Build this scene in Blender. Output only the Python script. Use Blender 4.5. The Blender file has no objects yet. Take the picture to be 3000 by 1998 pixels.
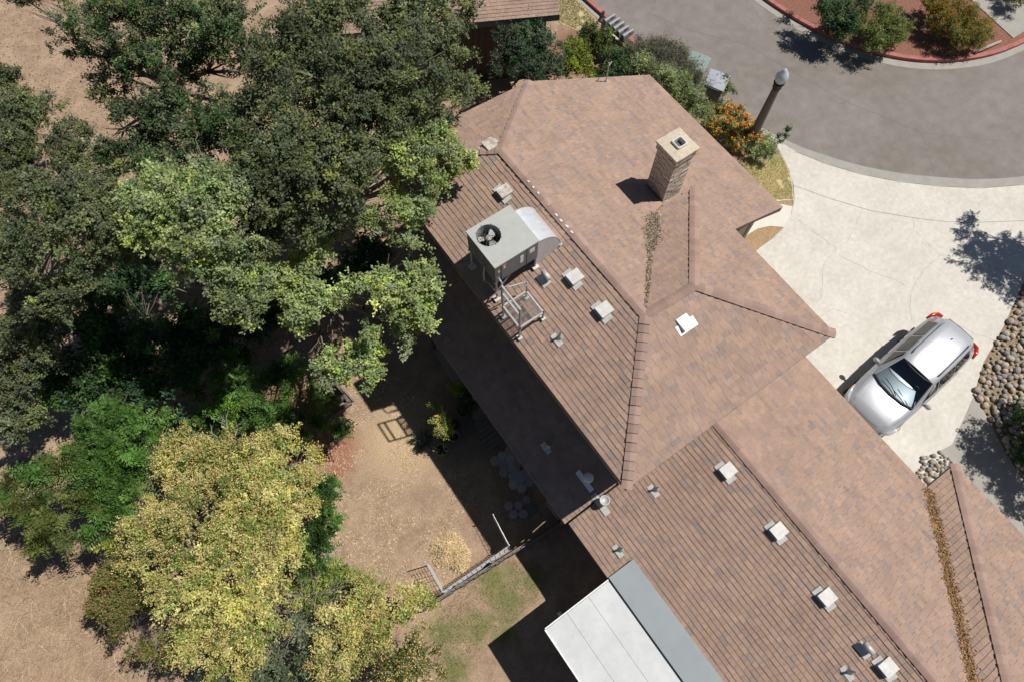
import bpy, math, random
import numpy as np
from mathutils import Vector, Matrix
R = math.radians
SC = bpy.context.scene
# ---------------------------------------------------------------- camera, sky, sun, exposure
CAM_H, TILT, YAW, FPX = 20.0, R(22.5), R(-35.2), 2000.0
cd = bpy.data.cameras.new('camera'); cam = bpy.data.objects.new('camera', cd); SC.collection.objects.link(cam)
cam.location = (0, 0, CAM_H); cam.rotation_euler = (TILT, 0, YAW)
cd.sensor_width = 36; cd.lens = 36 * FPX / 3000; cd.clip_end = 600; cd.clip_start = .1
SC.camera = cam
SUN = Vector((-.55, .19, -1.0))                       # way the sunlight travels
w = bpy.data.worlds.new('World'); SC.world = w; w.use_nodes = True
nt = w.node_tree; bg = nt.nodes['Background']
sk = nt.nodes.new('ShaderNodeTexSky'); sk.sky_type = 'NISHITA'; sk.sun_disc = False
sk.sun_elevation = R(59.8); sk.sun_rotation = math.atan2(.55, -.19); sk.air_density = .75; sk.dust_density = .3
nt.links.new(sk.outputs[0], bg.inputs[0]); bg.inputs[1].default_value = .05
sl = bpy.data.lights.new('sun', 'SUN'); sl.energy = 4.8; sl.angle = R(.53); sl.color = (1, .955, .89)
so = bpy.data.objects.new('sun', sl); SC.collection.objects.link(so)
so.rotation_euler = SUN.to_track_quat('-Z', 'Y').to_euler(); so.location = (12, -4, 30)
SC.view_settings.view_transform = 'Standard'; SC.view_settings.look = 'None'
SC.view_settings.exposure = 0; SC.view_settings.gamma = 1; SC.view_settings.use_curve_mapping = False
SC.render.engine = 'CYCLES'; SC.cycles.max_bounces = 6; SC.cycles.diffuse_bounces = 2; SC.cycles.transparent_max_bounces = 8
SC.cycles.use_denoising = True

# ---------------------------------------------------------------- helpers
_ct, _st = math.cos(TILT), math.sin(TILT); _cy, _sy = math.cos(-YAW), math.sin(-YAW)
def G(u, v, z=0.0):
    "survey: the point at height z seen at photo pixel (u, v) -> place coordinates"
    dx = u - 1500.; a = -(v - 999.)
    dy = FPX * _st + a * _ct; dz = -FPX * _ct + a * _st
    k = (z - CAM_H) / dz; x, y = dx * k, dy * k
    return Vector((x * _cy + y * _sy, -x * _sy + y * _cy, z))
def g2(u, v): p = G(u, v); return (p.x, p.y)
rnd = random.Random(7)
def tag(o, label=None, cat=None, group=None, kind=None):
    if label: o['label'] = label
    if cat: o['category'] = cat
    if group: o['group'] = group
    if kind: o['kind'] = kind
    return o
def link(o, parent=None):
    SC.collection.objects.link(o)
    if parent is not None: o.parent = parent
    return o
def root(name, label, cat, loc=(0, 0, 0), rz=0, group=None):
    o = bpy.data.objects.new(name, None); o.empty_display_size = .2
    o.location = loc; o.rotation_euler = (0, 0, rz); link(o)
    return tag(o, label, cat, group)
class MB:
    def __init__(s): s.v = []; s.f = []; s.c = []
    def add(s, vs, fs, col=None):
        n = len(s.v); s.v += [tuple(p) for p in vs]; s.f += [tuple(i + n for i in f) for f in fs]
        if col is not None: s.c += [col] * len(vs)
        return s
    def box(s, c, d, rz=0, col=None, tx=1, ty=1, M=None):
        "box centred at c, size d; tx, ty taper the top"
        vs = []
        for z in (-.5, .5):
            for x, y in ((-.5, -.5), (.5, -.5), (.5, .5), (-.5, .5)):
                k = (tx, ty) if z > 0 else (1, 1)
                p = Vector((x * d[0] * k[0], y * d[1] * k[1], z * d[2]))
                if M is not None: p = M @ p
                if rz: p = Matrix.Rotation(rz, 3, 'Z') @ p
                vs.append(p + Vector(c))
        return s.add(vs, [(3, 2, 1, 0), (4, 5, 6, 7), (0, 1, 5, 4), (1, 2, 6, 5), (2, 3, 7, 6), (3, 0, 4, 7)], col)
    def tube(s, pts, rad, n=8, col=None, cap=True):
        pts = [Vector(p) for p in pts]; m = len(pts)
        if not hasattr(rad, '__len__'): rad = [rad] * m
        vs = []; fs = []
        for i, p in enumerate(pts):
            t = (pts[min(i + 1, m - 1)] - pts[max(i - 1, 0)])
            if t.length < 1e-9: t = Vector((0, 0, 1))
            t.normalize(); a = t.orthogonal() if i == 0 else (ax - t * ax.dot(t))
            if a.length < 1e-6: a = t.orthogonal()
            a.normalize(); ax = a; b = t.cross(a)
            for k in range(n):
                q = 2 * math.pi * k / n; vs.append(p + (a * math.cos(q) + b * math.sin(q)) * rad[i])
        for i in range(m - 1):
            for k in range(n):
                k2 = (k + 1) % n; fs.append((i * n + k, i * n + k2, (i + 1) * n + k2, (i + 1) * n + k))
        if cap: fs.append(tuple(range(n - 1, -1, -1))); fs.append(tuple((m - 1) * n + k for k in range(n)))
        return s.add(vs, fs, col)
    def lathe(s, prof, c=(0, 0, 0), n=20, col=None, a0=0):
        vs = []; fs = []
        for r, z in prof:
            for k in range(n):
                q = a0 + 2 * math.pi * k / n; vs.append((c[0] + r * math.cos(q), c[1] + r * math.sin(q), c[2] + z))
        for i in range(len(prof) - 1):
            for k in range(n):
                k2 = (k + 1) % n; fs.append((i * n + k, i * n + k2, (i + 1) * n + k2, (i + 1) * n + k))
        if prof[0][0] > 1e-4: fs.append(tuple(range(n - 1, -1, -1)))
        if prof[-1][0] > 1e-4: fs.append(tuple((len(prof) - 1) * n + k for k in range(n)))
        return s.add(vs, fs, col)
    def prism(s, poly, z0, z1, col=None):
        n = len(poly); A = sum(poly[i][0] * poly[(i + 1) % n][1] - poly[(i + 1) % n][0] * poly[i][1] for i in range(n))
        if A < 0: poly = poly[::-1]
        vs = [(p[0], p[1], z0) for p in poly] + [(p[0], p[1], z1) for p in poly]
        return s.add(vs, [tuple(range(n - 1, -1, -1)), tuple(range(n, 2 * n))] + [(i, (i + 1) % n, n + (i + 1) % n, n + i) for i in range(n)], col)
    def blob(s, c, d, seed=0, n=10, m=6, rough=.12, col=None):
        "an uneven stone-like lump, size d"
        q = random.Random(seed); vs = []; fs = []
        for i in range(m + 1):
            t = math.pi * i / m
            for k in range(n):
                a = 2 * math.pi * k / n; r = 1 + q.uniform(-rough, rough)
                vs.append((c[0] + d[0] / 2 * math.sin(t) * math.cos(a) * r, c[1] + d[1] / 2 * math.sin(t) * math.sin(a) * r, c[2] + d[2] / 2 * math.cos(t) * (1 if i in (0, m) else r)))
        for i in range(m):
            for k in range(n):
                k2 = (k + 1) % n; fs.append((i * n + k, (i + 1) * n + k, (i + 1) * n + k2, i * n + k2))
        return s.add(vs, fs, col)
    def mesh(s, name, mat, smooth=False):
        me = bpy.data.meshes.new(name); me.from_pydata(s.v, [], s.f)
        if s.c and len(s.c) == len(s.v):
            at = me.color_attributes.new('Col', 'FLOAT_COLOR', 'POINT')
            at.data.foreach_set('color', np.array([(*c[:3], 1) for c in s.c], 'f').ravel())
        for m in (mat if isinstance(mat, (list, tuple)) else [mat]): me.materials.append(m)
        if smooth: me.polygons.foreach_set('use_smooth', [True] * len(me.polygons))
        me.update(); return me
    def obj(s, name, mat, parent=None, smooth=False, **kw):
        return tag(link(bpy.data.objects.new(name, s.mesh(name, mat, smooth)), parent), **kw)
def nmesh(name, V, F, C, mat, parent=None, **kw):
    "numpy quads: V (n,4,3) C (n,3)"
    n = len(V); me = bpy.data.meshes.new(name)
    me.vertices.add(n * 4); me.vertices.foreach_set('co', V.astype('f').ravel())
    me.loops.add(n * 4); me.loops.foreach_set('vertex_index', np.arange(n * 4, dtype='i'))
    me.polygons.add(n); me.polygons.foreach_set('loop_start', np.arange(0, n * 4, 4, dtype='i'))
    at = me.color_attributes.new('Col', 'FLOAT_COLOR', 'POINT')
    c4 = np.ones((n, 4, 4), 'f'); c4[:, :, :3] = C[:, None, :]; at.data.foreach_set('color', c4.ravel())
    me.materials.append(mat); me.update(calc_edges=True); me.validate()
    return tag(link(bpy.data.objects.new(name, me), parent), **kw)
def copy_tree(o, parent=None):
    c = o.copy(); link(c, parent)
    for ch in list(o.children): copy_tree(ch, c)
    return c

# ---------------------------------------------------------------- materials
def mat(name, col=(.5, .5, .5), rough=.8, metal=0, spec=.4, noise=0., nscale=6., col2=None, bump=0., bscale=40., attr=False, trans=0., emit=None, detail=6., coat=0., wear=None, spots=None):
    m = bpy.data.materials.new(name); m.use_nodes = True; t = m.node_tree; n = t.nodes; b = n['Principled BSDF']; L = t.links
    b.inputs['Roughness'].default_value = rough; b.inputs['Metallic'].default_value = metal
    b.inputs['Specular IOR Level'].default_value = spec; b.inputs['Base Color'].default_value = (*col, 1)
    if coat: b.inputs['Coat Weight'].default_value = coat; b.inputs['Coat Roughness'].default_value = .08
    co = n.new('ShaderNodeTexCoord'); out = None
    if attr:
        a = n.new('ShaderNodeAttribute'); a.attribute_name = 'Col'; out = a.outputs['Color']
    if noise or col2:
        x = n.new('ShaderNodeTexNoise'); x.inputs['Scale'].default_value = nscale; x.inputs['Detail'].default_value = detail
        x.inputs['Roughness'].default_value = .65
        L.new(co.outputs['Object'], x.inputs['Vector'])
        if col2:
            r = n.new('ShaderNodeValToRGB'); r.color_ramp.elements[0].position = .35; r.color_ramp.elements[1].position = .65
            r.color_ramp.elements[0].color = (*col, 1); r.color_ramp.elements[1].color = (*col2, 1)
            L.new(x.outputs['Fac'], r.inputs['Fac']); out = r.outputs['Color']
        if noise:
            x2 = n.new('ShaderNodeTexNoise'); x2.inputs['Scale'].default_value = nscale * 7; x2.inputs['Detail'].default_value = 4
            L.new(co.outputs['Object'], x2.inputs['Vector'])
            mr = n.new('ShaderNodeMapRange'); mr.inputs['From Min'].default_value = .3; mr.inputs['From Max'].default_value = .7
            mr.inputs['To Min'].default_value = 1 - noise; mr.inputs['To Max'].default_value = 1 + noise
            L.new((x2 if col2 else x).outputs['Fac'], mr.inputs['Value'])
            mx = n.new('ShaderNodeMix'); mx.data_type = 'RGBA'; mx.blend_type = 'MULTIPLY'; mx.inputs[0].default_value = 1
            if out is not None: L.new(out, mx.inputs[6])
            else: mx.inputs[6].default_value = (*col, 1)
            L.new(mr.outputs['Result'], mx.inputs[7]); out = mx.outputs[2]
    if wear or spots:
        for k_, (sc_, am_) in ((0, wear or (1, 0)), (1, spots or (1, 0))):
            if not am_: continue
            x5 = n.new('ShaderNodeTexNoise'); x5.inputs['Scale'].default_value = sc_; x5.inputs['Detail'].default_value = 8; x5.inputs['Roughness'].default_value = .7
            ge = n.new('ShaderNodeNewGeometry'); L.new(ge.outputs['Position'], x5.inputs['Vector'])
            m5 = n.new('ShaderNodeMapRange'); m5.inputs['From Min'].default_value = .3 if k_ == 0 else .60; m5.inputs['From Max'].default_value = .7 if k_ == 0 else .74
            m5.inputs['To Min'].default_value = 1 - am_ if k_ == 0 else 1; m5.inputs['To Max'].default_value = 1 + am_ if k_ == 0 else 1 - am_
            L.new(x5.outputs['Fac'], m5.inputs['Value']); x6 = n.new('ShaderNodeMix'); x6.data_type = 'RGBA'; x6.blend_type = 'MULTIPLY'; x6.inputs[0].default_value = 1
            if out is not None: L.new(out, x6.inputs[6])
            else: x6.inputs[6].default_value = (*col, 1)
            L.new(m5.outputs['Result'], x6.inputs[7]); out = x6.outputs[2]
    if out is not None: L.new(out, b.inputs['Base Color'])
    if bump:
        x3 = n.new('ShaderNodeTexNoise'); x3.inputs['Scale'].default_value = bscale; x3.inputs['Detail'].default_value = 5
        L.new(co.outputs['Object'], x3.inputs['Vector'])
        bp = n.new('ShaderNodeBump'); bp.inputs['Strength'].default_value = bump; bp.inputs['Distance'].default_value = .02
        L.new(x3.outputs['Fac'], bp.inputs['Height']); L.new(bp.outputs[0], b.inputs['Normal'])
    if trans:
        tr = n.new('ShaderNodeBsdfTranslucent'); ms = n.new('ShaderNodeMixShader'); ms.inputs[0].default_value = trans
        if out is not None:
            g = n.new('ShaderNodeMix'); g.data_type = 'RGBA'; g.blend_type = 'MULTIPLY'; g.inputs[0].default_value = 1
            L.new(out, g.inputs[6]); g.inputs[7].default_value = (1.5, 1.6, .7, 1); L.new(g.outputs[2], tr.inputs['Color'])
        else: tr.inputs['Color'].default_value = (*col, 1)
        L.new(b.outputs[0], ms.inputs[1]); L.new(tr.outputs[0], ms.inputs[2]); L.new(ms.outputs[0], n['Material Output'].inputs[0])
    return m
M = dict(
    shingle=mat('shingle', attr=True, rough=.9, spec=.25, noise=.20, nscale=60, bump=.4, bscale=160, wear=(1.3, .13)),
    deck=mat('roof_deck', (.16, .12, .10), .9),
    cap=mat('ridge_cap', (.355, .25, .212), .9, spec=.25, noise=.14, nscale=45, bump=.3, bscale=150),
    capc=mat('ridge_cap_shingle', attr=True, rough=.9, spec=.25, noise=.16, nscale=45, bump=.4, bscale=150, wear=(3, .08)),
    stucco=mat('stucco', (.46, .40, .29), .9, noise=.08, nscale=20, bump=.3, bscale=90),
    trim=mat('brown_trim', (.14, .115, .10), .7, noise=.1, nscale=12),
    brick=mat('cut_brick', attr=True, rough=.9, noise=.14, nscale=30, bump=.4, bscale=70),
    mortar=mat('mortar', (.13, .11, .095), .95, noise=.2, nscale=30),  # mortar tone darkened, painting in the shadow of the joints between bricks
    cement=mat('cement', (.56, .49, .37), .9, noise=.16, nscale=14, bump=.35, bscale=60),
    flue=mat('flue_liner', (.62, .62, .60), .7, noise=.1, nscale=20),
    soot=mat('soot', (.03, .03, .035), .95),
    galv=mat('galvanised', (.66, .68, .71), .42, metal=.4, noise=.14, nscale=9),
    galvdull=mat('weathered_metal', (.50, .50, .49), .6, metal=.3, noise=.22, nscale=14),
    vent=mat('vent_metal', (.56, .55, .52), .6, metal=.1, noise=.12, nscale=8, wear=(7, .12), spots=(11, .35)),
    ventrust=mat('rusty_vent_paint', (.62, .60, .55), .7, col2=(.30, .24, .18), nscale=9, noise=.15),
    vwhite=mat('white_vent_paint', (.82, .82, .80), .5, noise=.05, nscale=8),
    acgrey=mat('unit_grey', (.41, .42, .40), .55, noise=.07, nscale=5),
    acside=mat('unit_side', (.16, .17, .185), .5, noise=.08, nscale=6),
    black=mat('black_metal', (.02, .02, .022), .5),
    steel=mat('weathered_steel', (.40, .40, .39), .5, metal=.4, noise=.2, nscale=20),
    meshm=mat('expanded_steel', (.20, .17, .15), .6, metal=.3, noise=.2, nscale=20),
    label=mat('paper_label', (.75, .74, .70), .7), orange=mat('warning_orange', (.7, .2, .05), .6), yellow=mat('label_yellow', (.75, .6, .15), .6),
    leaf=mat('leaf', attr=True, rough=.55, spec=.35, trans=.28), grassm=mat('grass_blade', attr=True, rough=.7, spec=.2, trans=.2),
    straw=mat('straw', attr=True, rough=.8, spec=.2),
    bark=mat('bark', (.20, .17, .135), .95, noise=.3, nscale=10, bump=.6, bscale=30),
    deadwood=mat('dead_wood', (.36, .32, .28), .9, noise=.2, nscale=20),
    conc=mat('concrete', (.545, .515, .455), .85, noise=.07, nscale=.9, bump=.15, bscale=70, col2=(.625, .60, .54), detail=9, wear=(9, .06), spots=(2.3, .16)),
    conc2=mat('pale_concrete', (.66, .63, .56), .85, noise=.04, nscale=2, bump=.12, bscale=70),
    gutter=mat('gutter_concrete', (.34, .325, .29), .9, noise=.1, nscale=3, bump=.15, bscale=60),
    asphalt=mat('asphalt', (.20, .178, .155), .92, col2=(.235, .215, .195), noise=.10, nscale=.35, bump=.35, bscale=120, detail=9, wear=(22, .14), spots=(1.7, .20)),
    redkerb=mat('red_kerb', (.34, .10, .09), .8, noise=.18, nscale=5, col2=(.42, .17, .15)),
    mulch=mat('wood_mulch', (.30, .20, .11), .95, col2=(.48, .34, .19), noise=.35, nscale=22, bump=1., bscale=60),
    redmulch=mat('red_mulch', (.20, .085, .06), .95, col2=(.30, .15, .10), noise=.35, nscale=16, bump=1., bscale=60),
    soil=mat('bed_soil', (.22, .16, .10), .95, col2=(.34, .26, .16), noise=.3, nscale=10, bump=.8, bscale=50),
    lawn=mat('lawn_soil', (.47, .39, .20), .95, col2=(.55, .45, .26), noise=.25, nscale=6, bump=.6, bscale=60),
    stone=mat('cobble', attr=True, rough=.8, noise=.12, nscale=20),
    paver=mat('paver', attr=True, rough=.9, noise=.18, nscale=14, bump=.3, bscale=60),
    wood=mat('old_wood', (.17, .135, .10), .9, noise=.3, nscale=8, bump=.4, bscale=40),
    greywood=mat('grey_wood', (.20, .18, .155), .9, noise=.25, nscale=9, bump=.4, bscale=40),
    darkwood=mat('dark_board', (.075, .058, .048), .85, noise=.25, nscale=9, bump=.3, bscale=40),
    terra=mat('terracotta', (.33, .15, .08), .8, noise=.15, nscale=12), bluepot=mat('blue_glaze', (.03, .10, .17), .3, noise=.1),
    blackpot=mat('black_plastic', (.03, .03, .032), .5), greypot=mat('grey_plastic', (.24, .27, .28), .5),
    yellowpot=mat('tan_planter', (.46, .34, .14), .7, noise=.15), potsoil=mat('pot_soil', (.06, .045, .03), .95, noise=.3, nscale=30),
    cactus=mat('cactus', (.28, .34, .13), .6, noise=.15, nscale=15), whitep=mat('white_paint', (.80, .80, .78), .5, noise=.05),
    patio=mat('white_roof_panel', (.53, .55, .55), .6, noise=.05, nscale=1.5, wear=(2.2, .10), spots=(5, .25)), patio2=mat('grey_roof_panel', (.40, .44, .45), .6, noise=.06, nscale=2),
    carpaint=mat('silver_paint', (.43, .445, .475), .34, metal=.25, spec=.5, coat=.5, wear=(4, .03)), glass=mat('car_glass', (.012, .016, .022), .06, spec=.6),
    chrome=mat('chrome', (.75, .76, .78), .15, metal=1), rubber=mat('rubber', (.025, .025, .027), .8),
    tail=mat('tail_lamp', (.45, .02, .015), .2, spec=.5), amber=mat('amber_lens', (.7, .25, .03), .25), lens=mat('headlamp_lens', (.7, .72, .75), .12, metal=.4),
    dash=mat('dashboard', (.20, .21, .22), .7), seat=mat('seat_cloth', (.07, .075, .085), .9),
    bin1=mat('green_grey_bin', (.22, .29, .27), .55), bin2=mat('grey_bin', (.34, .36, .40), .55), binb=mat('bin_body', (.10, .11, .12), .6),
    lampost=mat('lamp_concrete', (.15, .135, .11), .9, noise=.12, nscale=15, bump=.3, bscale=80), globe=mat('lamp_globe', (.62, .68, .72), .25, spec=.5, trans=.3),
    mailbox=mat('mailbox_grey', (.24, .25, .26), .5, metal=.1, noise=.06), util=mat('utility_box', (.48, .44, .37), .7, noise=.06), utild=mat('utility_dark', (.09, .12, .14), .6),
    crack=mat('crack_dirt', (.30, .26, .20), .95), joint=mat('joint', (.20, .18, .15), .95), droppings=mat('bird_lime', (.66, .66, .69), .8),
    leaflitter=mat('leaf_litter', attr=True, rough=.9),
)
def glassmat():
    m = bpy.data.materials.new('windscreen'); m.use_nodes = True; t = m.node_tree; n = t.nodes; n.clear()
    o = n.new('ShaderNodeOutputMaterial'); tr = n.new('ShaderNodeBsdfTransparent'); tr.inputs[0].default_value = (.45, .5, .52, 1)
    gl = n.new('ShaderNodeBsdfGlossy'); gl.inputs['Roughness'].default_value = .03; mx = n.new('ShaderNodeMixShader'); mx.inputs[0].default_value = .12
    t.links.new(tr.outputs[0], mx.inputs[1]); t.links.new(gl.outputs[0], mx.inputs[2]); t.links.new(mx.outputs[0], o.inputs[0]); return m
M['windscreen'] = glassmat()
def groundmat():
    m = bpy.data.materials.new('yard_dirt'); m.use_nodes = True; t = m.node_tree; n = t.nodes; L = t.links; b = n['Principled BSDF']
    b.inputs['Roughness'].default_value = .95; b.inputs['Specular IOR Level'].default_value = .2
    co = n.new('ShaderNodeTexCoord')
    def noise(s, d=8, r=.65):
        x = n.new('ShaderNodeTexNoise'); x.inputs['Scale'].default_value = s; x.inputs['Detail'].default_value = d; x.inputs['Roughness'].default_value = r
        L.new(co.outputs['Object'], x.inputs['Vector']); return x.outputs['Fac']
    def ramp(f, a, b_, lo, hi):
        r = n.new('ShaderNodeValToRGB'); e = r.color_ramp.elements; e[0].position = lo; e[1].position = hi; e[0].color = (*a, 1); e[1].color = (*b_, 1); L.new(f, r.inputs[0]); return r.outputs[0]
    def mix(f, a, b_, ty='MIX'):
        x = n.new('ShaderNodeMix'); x.data_type = 'RGBA'; x.blend_type = ty
        if f is None: x.inputs[0].default_value = 1
        else: L.new(f, x.inputs[0])
        for i, q in ((6, a), (7, b_)):
            if isinstance(q, tuple): x.inputs[i].default_value = (*q, 1)
            else: L.new(q, x.inputs[i])
        return x.outputs[2]
    def spot(p, r0, r1, amp=.9, sc=1.3):
        "soft-edged patch of another soil round point p"
        v = n.new('ShaderNodeVectorMath'); v.operation = 'DISTANCE'; L.new(co.outputs['Object'], v.inputs[0]); v.inputs[1].default_value = (p[0], p[1], 0)
        a = n.new('ShaderNodeMath'); a.operation = 'MULTIPLY_ADD'; L.new(noise(sc, 6), a.inputs[0]); a.inputs[1].default_value = amp * 2; a.inputs[2].default_value = -amp
        s = n.new('ShaderNodeMath'); s.operation = 'ADD'; L.new(v.outputs['Value'], s.inputs[0]); L.new(a.outputs[0], s.inputs[1])
        mr = n.new('ShaderNodeMapRange'); mr.inputs['From Min'].default_value = r0; mr.inputs['From Max'].default_value = r1; mr.inputs['To Min'].default_value = 1; mr.inputs['To Max'].default_value = 0
        L.new(s.outputs[0], mr.inputs['Value']); return mr.outputs[0]
    c = ramp(noise(1.3, 12, .78), (.27, .19, .14), (.48, .36, .265), .36, .66)
    c = mix(spot(g2(965, 1320), .55, 1.25), c, (.34, .165, .115))
    c = mix(spot(g2(860, 1180), .3, 1.5), c, (.19, .10, .07))
    c = mix(spot(g2(1180, 1290), .3, 1.6), c, (.52, .40, .26))
    c = mix(spot(g2(1380, 1230), .4, 1.7, .5), c, (.20, .165, .13))
    for q, r in (((1450, 1700), .25), ((1490, 1760), .2), ((1400, 1840), .2), ((1300, 1850), .2), ((1480, 1850), .1), ((1330, 1960), .2), ((1560, 1700), .15)):
        c = mix(spot(g2(*q), r, r + .45, .6, 3.), c, (.19, .19, .085))
    for q in ((1690, 130), (1740, 180), (1600, 150), (1850, 130)):
        c = mix(spot(g2(*q), .6, 1.2), c, (.27, .16, .12))
    sp = ramp(noise(26, 4, .8), (.72, .70, .68), (1.24, 1.2, 1.12), .38, .64)
    c = mix(None, c, sp, 'MULTIPLY')
    L.new(c, b.inputs['Base Color'])
    bp = n.new('ShaderNodeBump'); bp.inputs['Strength'].default_value = .8; bp.inputs['Distance'].default_value = .03
    L.new(noise(14, 10, .75), bp.inputs['Height']); L.new(bp.outputs[0], b.inputs['Normal'])
    return m
M['ground'] = groundmat()
# ---------------------------------------------------------------- setting: ground, street, driveway
def smooth(pts, n=5):
    "Catmull-Rom through pixel points"
    out = []; P = [pts[0]] + list(pts) + [pts[-1]]
    for i in range(1, len(P) - 2):
        for k in range(n):
            t = k / n; q = []
            for a in (0, 1):
                p0, p1, p2, p3 = P[i - 1][a], P[i][a], P[i + 1][a], P[i + 2][a]
                q.append(.5 * (2 * p1 + (p2 - p0) * t + (2 * p0 - 5 * p1 + 4 * p2 - p3) * t * t + (3 * p1 - p0 - 3 * p2 + p3) * t ** 3))
            out.append(tuple(q))
    out.append(tuple(pts[-1])); return out
def sheet(name, px, z, m, parent=None, kind='structure', label=None):
    mb = MB(); vs = [(*g2(*p), z) for p in px]; n = len(vs)
    A = sum(vs[i][0] * vs[(i + 1) % n][1] - vs[(i + 1) % n][0] * vs[i][1] for i in range(n))
    mb.add(vs if A > 0 else vs[::-1], [tuple(range(n))])
    return mb.obj(name, m, parent, kind=kind if parent is None else None, label=label)
def slab(name, px, z0, z1, m, parent=None, kind='structure'):
    mb = MB(); mb.prism([g2(*p) for p in px], z0, z1); return mb.obj(name, m, parent, kind=kind if parent is None else None)
def ribbon(name, px, wd, z0, z1, m, parent=None, side=1, kind='structure', chunk=None):
    pts = [Vector((*g2(*p), 0)) for p in px]; mb = MB(); L = []; Rr = []
    for i, p in enumerate(pts):
        t = (pts[min(i + 1, len(pts) - 1)] - pts[max(i - 1, 0)]).normalized(); nn = Vector((-t.y, t.x, 0)) * side
        L.append(p); Rr.append(p + nn * wd)
    for i in range(len(pts) - 1):
        if z1 - z0 < .01:
            q = [L[i], L[i + 1], Rr[i + 1], Rr[i]]
            if side < 0: q = q[::-1]
            mb.add([(a.x, a.y, z1) for a in q], [(0, 1, 2, 3)])
        else: mb.prism([(a.x, a.y) for a in (L[i], L[i + 1], Rr[i + 1], Rr[i])], z0, z1)
    return mb.obj(name, m, parent, kind=kind if parent is None else None)
mb = MB(); S = 250; mb.add([(-S, -S, 0), (S, -S, 0), (S, S, 0), (-S, S, 0)], [(0, 1, 2, 3)])
mb.obj('ground', M['ground'], kind='structure')
NEAR = smooth([(1500, -260), (1620, -95), (1722, 0), (1795, 65), (1870, 135), (1965, 210), (2080, 290), (2225, 372), (2330, 424), (2420, 457), (2520, 486), (2640, 509), (2760, 521), (2870, 526), (3000, 517), (3160, 480), (3400, 380)])
FAR = smooth([(2010, -190), (2110, -80), (2212, 5), (2300, 66), (2400, 122), (2500, 162), (2600, 190), (2700, 204), (2800, 203), (2900, 187), (3000, 148), (3120, 80), (3280, -60)])
street = sheet('street', NEAR + [(3500, 200), (3450, -100)] + FAR[::-1] + [(1800, -400)], .004, M['asphalt'])
NB = [(u + (-20 if i < 40 else -6), v + (10 if i < 40 else 27)) for i, (u, v) in enumerate(NEAR)]
ribbon('gutter', NEAR, .36, 0, .009, M['gutter'], side=-1)
ribbon('kerb', NEAR[:26], .16, -.02, .12, M['redkerb'], side=-1).location.z = .01
ribbon('gutter', FAR, .30, 0, .010, M['gutter'], side=1)
ribbon('kerb', [(u + 2, v - 20) for u, v in FAR], .17, -.02, .13, M['redkerb'], side=1)
ISL = [(u + 4, v - 30) for u, v in FAR]
slab('island', ISL + [(3200, -400), (2000, -400)], -.02, .115, M['redmulch'])
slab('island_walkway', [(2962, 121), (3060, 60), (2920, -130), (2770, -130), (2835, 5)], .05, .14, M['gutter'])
# driveway
DRV = smooth([(2247, 392), (2330, 444), (2420, 480), (2520, 510), (2640, 533), (2760, 546), (2870, 551), (3000, 541), (3130, 508)]) + [(3130, 700), (3010, 800), (2940, 955), (2915, 1002), (2880, 1062), (2850, 1165), (2790, 1300), (2755, 1460), (2500, 1500), (2250, 1150), (2050, 780), (2180, 770), (2225, 728), (2262, 700), (2295, 668), (2318, 628), (2327, 585), (2325, 545), (2312, 500), (2285, 445)]
drv = sheet('driveway', DRV, .014, M['conc'])
def crack(px, wd, m, parent, name='crack', z=.0175):
    mb = MB(); pts = [Vector((*g2(*p), z)) for p in px]
    q = random.Random(len(px) + int(px[0][0])); P = []
    for a, b in zip(pts, pts[1:]):
        n = max(2, int((b - a).length / .12))
        for k in range(n): P.append(a.lerp(b, k / n) + Vector((q.uniform(-.022, .022), q.uniform(-.022, .022), 0)) * (0 if name == 'joint' else 1))
    P.append(pts[-1])
    for i in range(len(P) - 1):
        t = (P[i + 1] - P[i]).normalized(); nn = Vector((-t.y, t.x, 0)) * wd * .5 * (1 if name == 'joint' else q.uniform(.4, 1.4))
        mb.add([P[i] - nn, P[i + 1] - nn, P[i + 1] + nn, P[i] + nn], [(0, 1, 2, 3)])
    mb.obj(name, m, parent)
for px in ([(2527, 615), (2510, 650), (2490, 690), (2480, 712), (2448, 727), (2447, 745), (2420, 762), (2408, 790), (2407, 850), (2405, 880)], [(2315, 632), (2350, 655), (2395, 690), (2430, 715), (2448, 727)], [(2455, 748), (2500, 770), (2560, 800), (2620, 820), (2660, 845)], [(2675, 640), (2675, 672), (2705, 702), (2740, 735), (2752, 748), (2830, 757), (2880, 775), (3000, 830)], [(2752, 748), (2710, 790), (2680, 830), (2665, 870), (2670, 940)], [(2560, 975), (2580, 1010), (2620, 1090)], [(2370, 880), (2395, 885), (2410, 865)], [(2395, 935), (2440, 905), (2480, 920)], [(2800, 950), (2850, 975), (2920, 1000)]):
    crack(px, .006, M['crack'], drv)
for px in ([(1900, 40), (2020, 90), (2180, 130), (2330, 215), (2480, 300), (2700, 390), (2980, 420)], [(2480, 300), (2560, 240), (2640, 215)], [(2180, 130), (2230, 60), (2200, 15)], [(2700, 390), (2720, 460), (2740, 515)]): crack(px, .012, M['joint'], street, 'crack', .0075)
crack([(2325, 545), (2430, 583), (2550, 619), (2690, 642), (2780, 652), (2860, 653), (3010, 648)], .014, M['joint'], drv, 'joint')
crack([(2330, 446), (2420, 482), (2520, 512), (2640, 535), (2760, 548), (2870, 553), (3000, 543)], .02, M['joint'], drv, 'joint')
sheet('entry_path', [(2190, 640), (2240, 600), (2275, 595), (2322, 605), (2316, 632), (2296, 667), (2255, 664), (2218, 672), (2182, 694), (2120, 720), (2080, 650)], .018, M['conc2'])
sheet('mulch_bed', [(2182, 694), (2218, 673), (2255, 665), (2296, 668), (2264, 700), (2225, 728), (2150, 780), (2130, 730)], .022, M['mulch'])
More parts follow.
